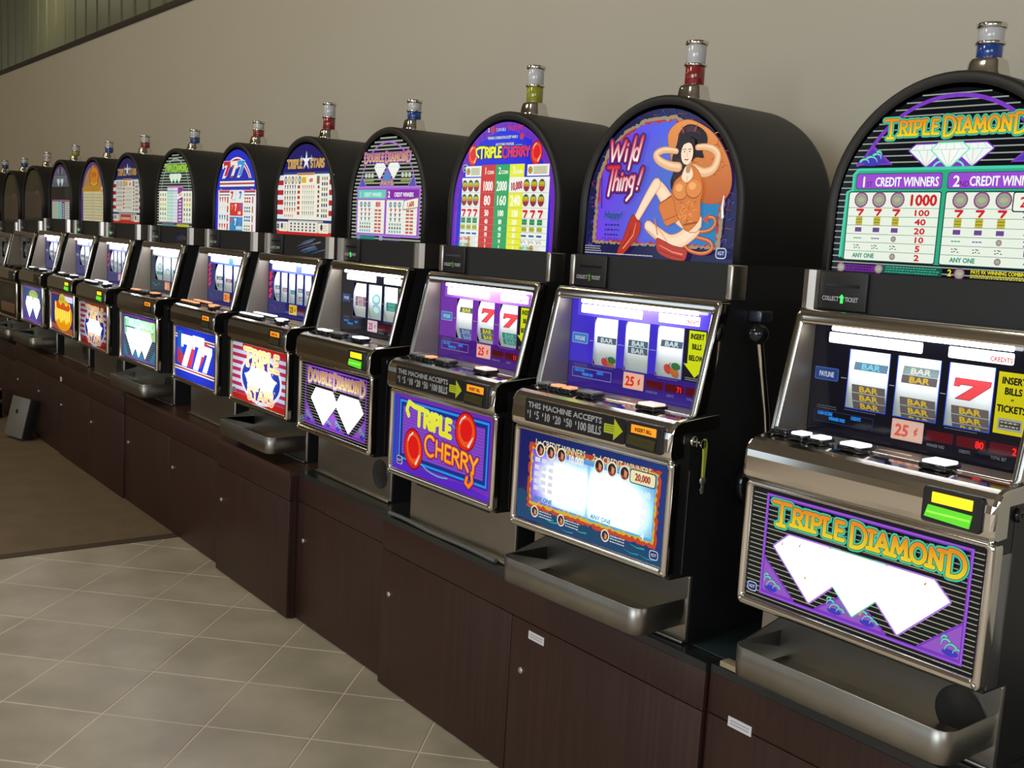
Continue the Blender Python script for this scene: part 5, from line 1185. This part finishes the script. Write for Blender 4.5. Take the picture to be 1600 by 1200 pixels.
# tiles laid diagonally
TH, TS, TX, TY = .7798, .2900, -4.4285, -.3131
ca, sa = math.cos(TH), math.sin(TH)
def clip(poly, f):
    out = []
    for i in range(len(poly)):
        p, q = poly[i], poly[(i+1) % len(poly)]; a, b = f(p), f(q)
        if a >= 0: out.append(p)
        if a*b < 0: t = a/(a-b); out.append((p[0]+(q[0]-p[0])*t, p[1]+(q[1]-p[1])*t))
    return out
def tile_mesh(poly):
    n = len(poly); cx = sum(p[0] for p in poly)/n; cy = sum(p[1] for p in poly)/n
    top = [(cx+(x-cx)*.988, cy+(y-cy)*.988, 0.0) for x, y in poly]
    return MB().add([(x, y, -.006) for x, y in poly]+[(x, y, -.0008) for x, y in poly]+top, [(i, (i+1) % n, n+(i+1) % n, n+i) for i in range(n)]+[(n+i, n+(i+1) % n, 2*n+(i+1) % n, 2*n+i) for i in range(n)]+[tuple(range(2*n, 3*n))]).mesh('tile')
g = .0022; full = tile_mesh([(g, -TS+g), (TS-g, -TS+g), (TS-g, -g), (g, -g)]); full_rot = Matrix.Rotation(TH, 4, 'Z')
full.materials.append(tile_m); cnt = 0
tiles = []
for a_ in range(-4, 16):
    for b_ in range(-4, 14):
        loc = [(TX+ca*(a_*TS+u)-sa*(-b_*TS+v), TY+sa*(a_*TS+u)+ca*(-b_*TS+v)) for u, v in ((g, -TS+g), (TS-g, -TS+g), (TS-g, -g), (g, -g))]
        cx = sum(p[0] for p in loc)/4; cy = sum(p[1] for p in loc)/4
        if cx < XE-.25 or cx > .2 or cy > .28 or cy < -2.6: continue
        d = Vector((cx, cy, 0))-mw.translation
        if d.dot(F) < .3: continue
        u_ = d.dot(R2)/d.dot(F)*1670; v_ = d.dot(U2)/d.dot(F)*1670
        if not (-1100 < u_ < 1050 and -1000 < v_ < 700): continue
        cl = clip(loc, lambda p: p[0]-(XE-.13*p[1]*-1*0)) if min(p[0] for p in loc) < XE else None
        if cl is not None:
            if len(cl) < 3: continue
            me = tile_mesh(cl); o = obj('tile', me, tile_m, fl)
        else:
            o = bpy.data.objects.new('tile', full); COL.objects.link(o); o.parent = fl; o.location = (TX+ca*(a_*TS)-sa*(-b_*TS), TY+sa*(a_*TS)+ca*(-b_*TS), random.uniform(-.0002, .0003)); o.rotation_euler.z = TH
        cnt += 1
struct('floor_carpet', MB().box(-16, XE, -7, WY, -.004, .004), carpet)
struct('trim_1', MB().box(XE-.045, XE+.003, -7, WY, -.003, .0055, .001), carpet_edge)
struct('trim_2', MB().box(-6.68, -6.665, -7, WY, .002, .0046), carpet_edge)
# partition wall with a dark cap, the ribbed sheet metal wall behind, the rest of the hall
WT = 2.55+DZ
struct('wall_right', MB().box(-15.5, 4.5, WY, WY+.12, -.1, WT-.02), plaster)
struct('trim_3', MB().box(-15.5, 4.5, WY-.012, WY+.14, WT-.03, WT+.005, .002), trim_m)
b = MB(); y = 2.1; X = -26.0; prof = []
while X < 4.5:
    prof += [(X, y), (X+.33, y), (X+.345, y-.014), (X+.385, y-.014), (X+.40, y)]; X += .43
n = len(prof); b.add([(x, yy, z) for x, yy in prof for z in (0, 6)], [(2*i, 2*i+2, 2*i+3, 2*i+1) for i in range(n-1)])
o = struct('wall_back', b, metal_sheet)
struct('ceiling', MB().box(-26, 4.6, -7.1, 3, 5.0, 5.1), ceil_m)
struct('wall_left', MB().box(-16.2, -16, -7.1, WY+.1, -.1, 5), opp_wall)
b = MB(); b.box(-16, 4.5, -7.2, -7, -.1, .9); b.box(-16, 4.5, -7.2, -7, 3.2, 5); e = -16
wins = [(-12.6, -10.9), (-7.8, -6.1), (-3.4, -1.7), (-.9, 2.4)]
for x0, x1 in wins: b.box(e, x0, -7.2, -7, .9, 3.2); e = x1
b.box(e, 4.5, -7.2, -7, .9, 3.2); struct('wall_front', b, opp_wall)
pane_m = mat('daylit_window', (.6, .7, .8), .3, emit=(.72, .86, 1.0), estr=1.6)
for i, (x0, x1) in enumerate(wins):
    f = MB()
    for p, q in ((x0, x0+.06), ((x0+x1)/2-.03, (x0+x1)/2+.03), (x1-.06, x1)): f.box(p, q, -7.08, -6.98, .9, 3.2)
    for z in (.9, 2.0, 3.14): f.box(x0, x1, -7.08, -6.98, z, z+.06)
    w = struct('window_%d' % (i+1), f, mat('window_frame_white', (.6, .6, .58), .5)); MB().box(x0, x1, -7.12, -7.10, .9, 3.2).build('window_pane', pane_m, w)
b = MB(); b.box(4.5, 4.7, -7.1, 3, -.1, 5); struct('wall_near', b, opp_wall)

# ------------------------------------------------------------------ base cabinets
BT = .538+DZ
bases = [ # x0, x1, front y, top material, door splits, label
 (-1.345, .02, .012, counter_dark, 2, 'dark red laminate base cabinet at the right edge, white label on its door', [(-1.29, .405)]),
 (-2.60, -1.349, .002, counter_dark, 2, 'wide dark red laminate base cabinet with a white label high on its right door', [(-1.905, .374)]),
 (-3.196, -2.604, .024, counter_dark, 1, 'narrow dark red base cabinet set slightly back, grey hose on its top edge', []),
 (-3.825, -3.20, -.006, top_wood, 1, 'narrow dark red base cabinet under the starred machine, standing proud', []),
 (-5.005, -3.829, .018, top_wood, 2, 'dark red base cabinet under the sevens and mint green machines', []),
 (-6.13, -5.009, .010, top_wood, 2, 'dark red base cabinet beside the grey box, small white sticker on it', [(-6.10, .415)]),
 (-7.165, -6.134, .018, top_wood, 2, 'dark red base cabinet behind the leaning grey box', []),
 (-7.70, -7.169, .018, top_wood, 1, 'dark red base cabinet right behind the paint can', []),
 (-8.95, -7.704, .018, top_wood, 2, 'farthest dark red base cabinet, cut by the left edge', []),
]
for x0, x1, yf, tm, nd, lab, stick in bases:
    BT = .538+DZ-(.04 if x1 < -7.7 else .02 if x1 < -7.168 else 0)
    t = bpy.data.objects.new('base_cabinet', None); COL.objects.link(t); t.location = ((x0+x1)/2, yf, 0); t['label'] = lab; t['category'] = 'cabinet'; t['group'] = 'base cabinets under the slot machines'
    X = (x1-x0)/2; D = .585-yf
    MB().box(-X, X, .016, D, .0, BT-.018).build('carcass', wood, t); MB().box(-X, X, 0, D, BT-.018, BT-.0006).build('top_board', tm, t)
    MB().box(-X, X, 0, .017, BT-.100, BT-.0185, .001).build('top_rail', wood, t)
    w = 2*X/nd
    for k in range(nd):
        dx0 = -X+w*k+.0015; dr = MB().box(dx0, dx0+w-.003, 0, .017, .006, BT-.1025, .001).build('door', wood, t)
        MB().lathe([(0, -.004), (.006, -.004), (.008, -.002), (.008, .002)], dx0+.045, .285, 12, 'y').build('door_lock', mat('lock_metal', (.55, .55, .5), .3, .8), dr)
    for sx, sz in stick:
        lx = sx-(x0+x1)/2; wv = .058 if x0 > -3 else .03; st = MB().box(lx, lx+wv, -.0012, .0002, sz, sz+.020 if x0 > -3 else sz+.025).build('label_sticker', paper, t)
        b = MB(); 
        if x0 > -3:
            for q in (.012, .006): b.box(lx+.006, lx+wv-.006, -.0014, -.0011, sz+q, sz+q+.0022)
            b.build('printed_lines', ink_grey, st)

# ------------------------------------------------------------------ the machines
for i, c in enumerate(M):
    c['i'] = i+1; c['x'], c['dy'], c['ya'] = HX[i], HY[i], HA[i]; slot_machine(c)

# ------------------------------------------------------------------ small things
def tag(o, label, cat, group=None):
    o['label'] = label; o['category'] = cat
    if group: o['group'] = group
    return o
# key with its yellow strap, hanging in the lock of the second machine
k = bpy.data.objects.new('key', None); COL.objects.link(k); cA, sA = math.cos(HA[1]), math.sin(HA[1])
lx, ly, lz = .2535, .055, .965
k.location = (HX[1]+cA*lx-sA*ly, HY[1]+sA*lx+cA*ly, lz+DZ); k.rotation_euler.z = HA[1]
tag(k, 'key on a yellow green strap hanging from the side lock of the pull handle machine', 'key')
b = MB(); b.tube([(-.006, 0, 0), (.008, 0, 0)], .0035, 8); b.box(.004, .006, -.008, .012, -.008, .008); b.build('inserted_key', chrome, k)
MB().lathe([(.006, .006), (.009, .006), (.009, .008), (.006, .008)], .010, -.004, 14, 'x').build('split_ring', chrome, k)
b = MB(); b.loft([[(.004, .012, .006), (.008, .012, .006), (.008, .018, .006), (.004, .018, .006)], [(.004, .010, -.004), (.008, .010, -.004), (.008, .022, -.004), (.004, .022, -.004)], [(.004, .013, -.03), (.008, .013, -.03), (.008, .022, -.03), (.004, .022, -.03)], [(.004, .014, -.072), (.008, .014, -.072), (.008, .020, -.072), (.004, .020, -.072)]], smooth=False); b.build('strap', key_yellow, k)
b = MB(); b.lathe([(0, .005), (.009, .005), (.009, .0075), (0, .0075)], .017, -.078, 14, 'x'); b.box(.005, .0075, .014, .020, -.105, -.085); b.box(.005, .0075, .011, .015, -.099, -.095); b.build('spare_key', mat('brass_key', (.55, .52, .38), .35, .8), k)
# hose in front of the third machine, sheet between first and second, shims
BT = .538+DZ; pts = []
for i in range(15):
    x = -2.58+.037*i; pts.append((x, .0095+.001*math.sin(i*.9), BT+.0062+.0015*(1+math.sin(i*.7))))
tag(MB().tube(pts, .006, 8).build('hose', hose_m), 'grey hose lying on the cabinet edge below the cherry machine', 'hose')
tag(MB().box(-1.425, -1.29, .045, .40, BT+.0005, BT+.0045, .001).build('glass_sheet', mat('dark_glass_sheet', (.02, .035, .035), .06)), 'dark glass sheet flat on the cabinet top between the two nearest machines', 'glass')
tag(MB().box(-1.325, -1.15, .014, .040, BT+.0003, BT+.0115, .001).build('wooden_shim', shim_m), 'pale wooden strip on the cabinet edge under the nearest coin tray', 'shim')
# leaning grey box by the far cabinets
t = bpy.data.objects.new('metal_box', None); COL.objects.link(t); t.location = (-6.62, -.115, .0185); t.rotation_euler = (math.radians(-14), 0, math.radians(14))
tag(t, 'thin grey metal box leaning against the far base cabinets', 'box')
MB().box(-.10, .10, -.012, .0, .0, .235, .003).build('lid', box_grey, t); MB().box(-.097, .097, .0, .058, .003, .232, .002).build('case', black, t)
MB().lathe([(0, -.0135), (.014, -.0135), (.014, -.0115)], -.01, .15, 14, 'y').build('keyhole', black_gloss, t)
# paint can and the small cap in front of it
t = bpy.data.objects.new('paint_can', None); COL.objects.link(t); t.location = (-7.40, -.10, .0045); tag(t, 'black paint can with pale bands standing on the carpet at the left edge', 'can')
MB().lathe([(0, 0), (.082, 0), (.085, .004), (.085, .006), (.083, .008), (.083, .170), (.085, .174)], 0, 0, 28).build('can_body', black, t)
MB().lathe([(.0836, .095), (.0836, .118), (.083, .118)], 0, 0, 28).build('label_band', mat('can_band', (.25, .24, .2), .5), t)
MB().lathe([(.085, .174), (.086, .180), (.083, .183), (.078, .178), (0, .178)], 0, 0, 28).build('can_lid', mat('can_lid_grey', (.30, .29, .25), .35, .7), t)
t = MB().lathe([(0, 0), (.018, 0), (.018, .012), (.012, .016), (0, .016)], 0, 0, 14).build('bottle_cap', mat('cap_white_plastic', (.7, .7, .66), .4)); t.location = (-7.06, -.235, .0045); tag(t, 'small white cap lying on the carpet in front of the paint can', 'cap')
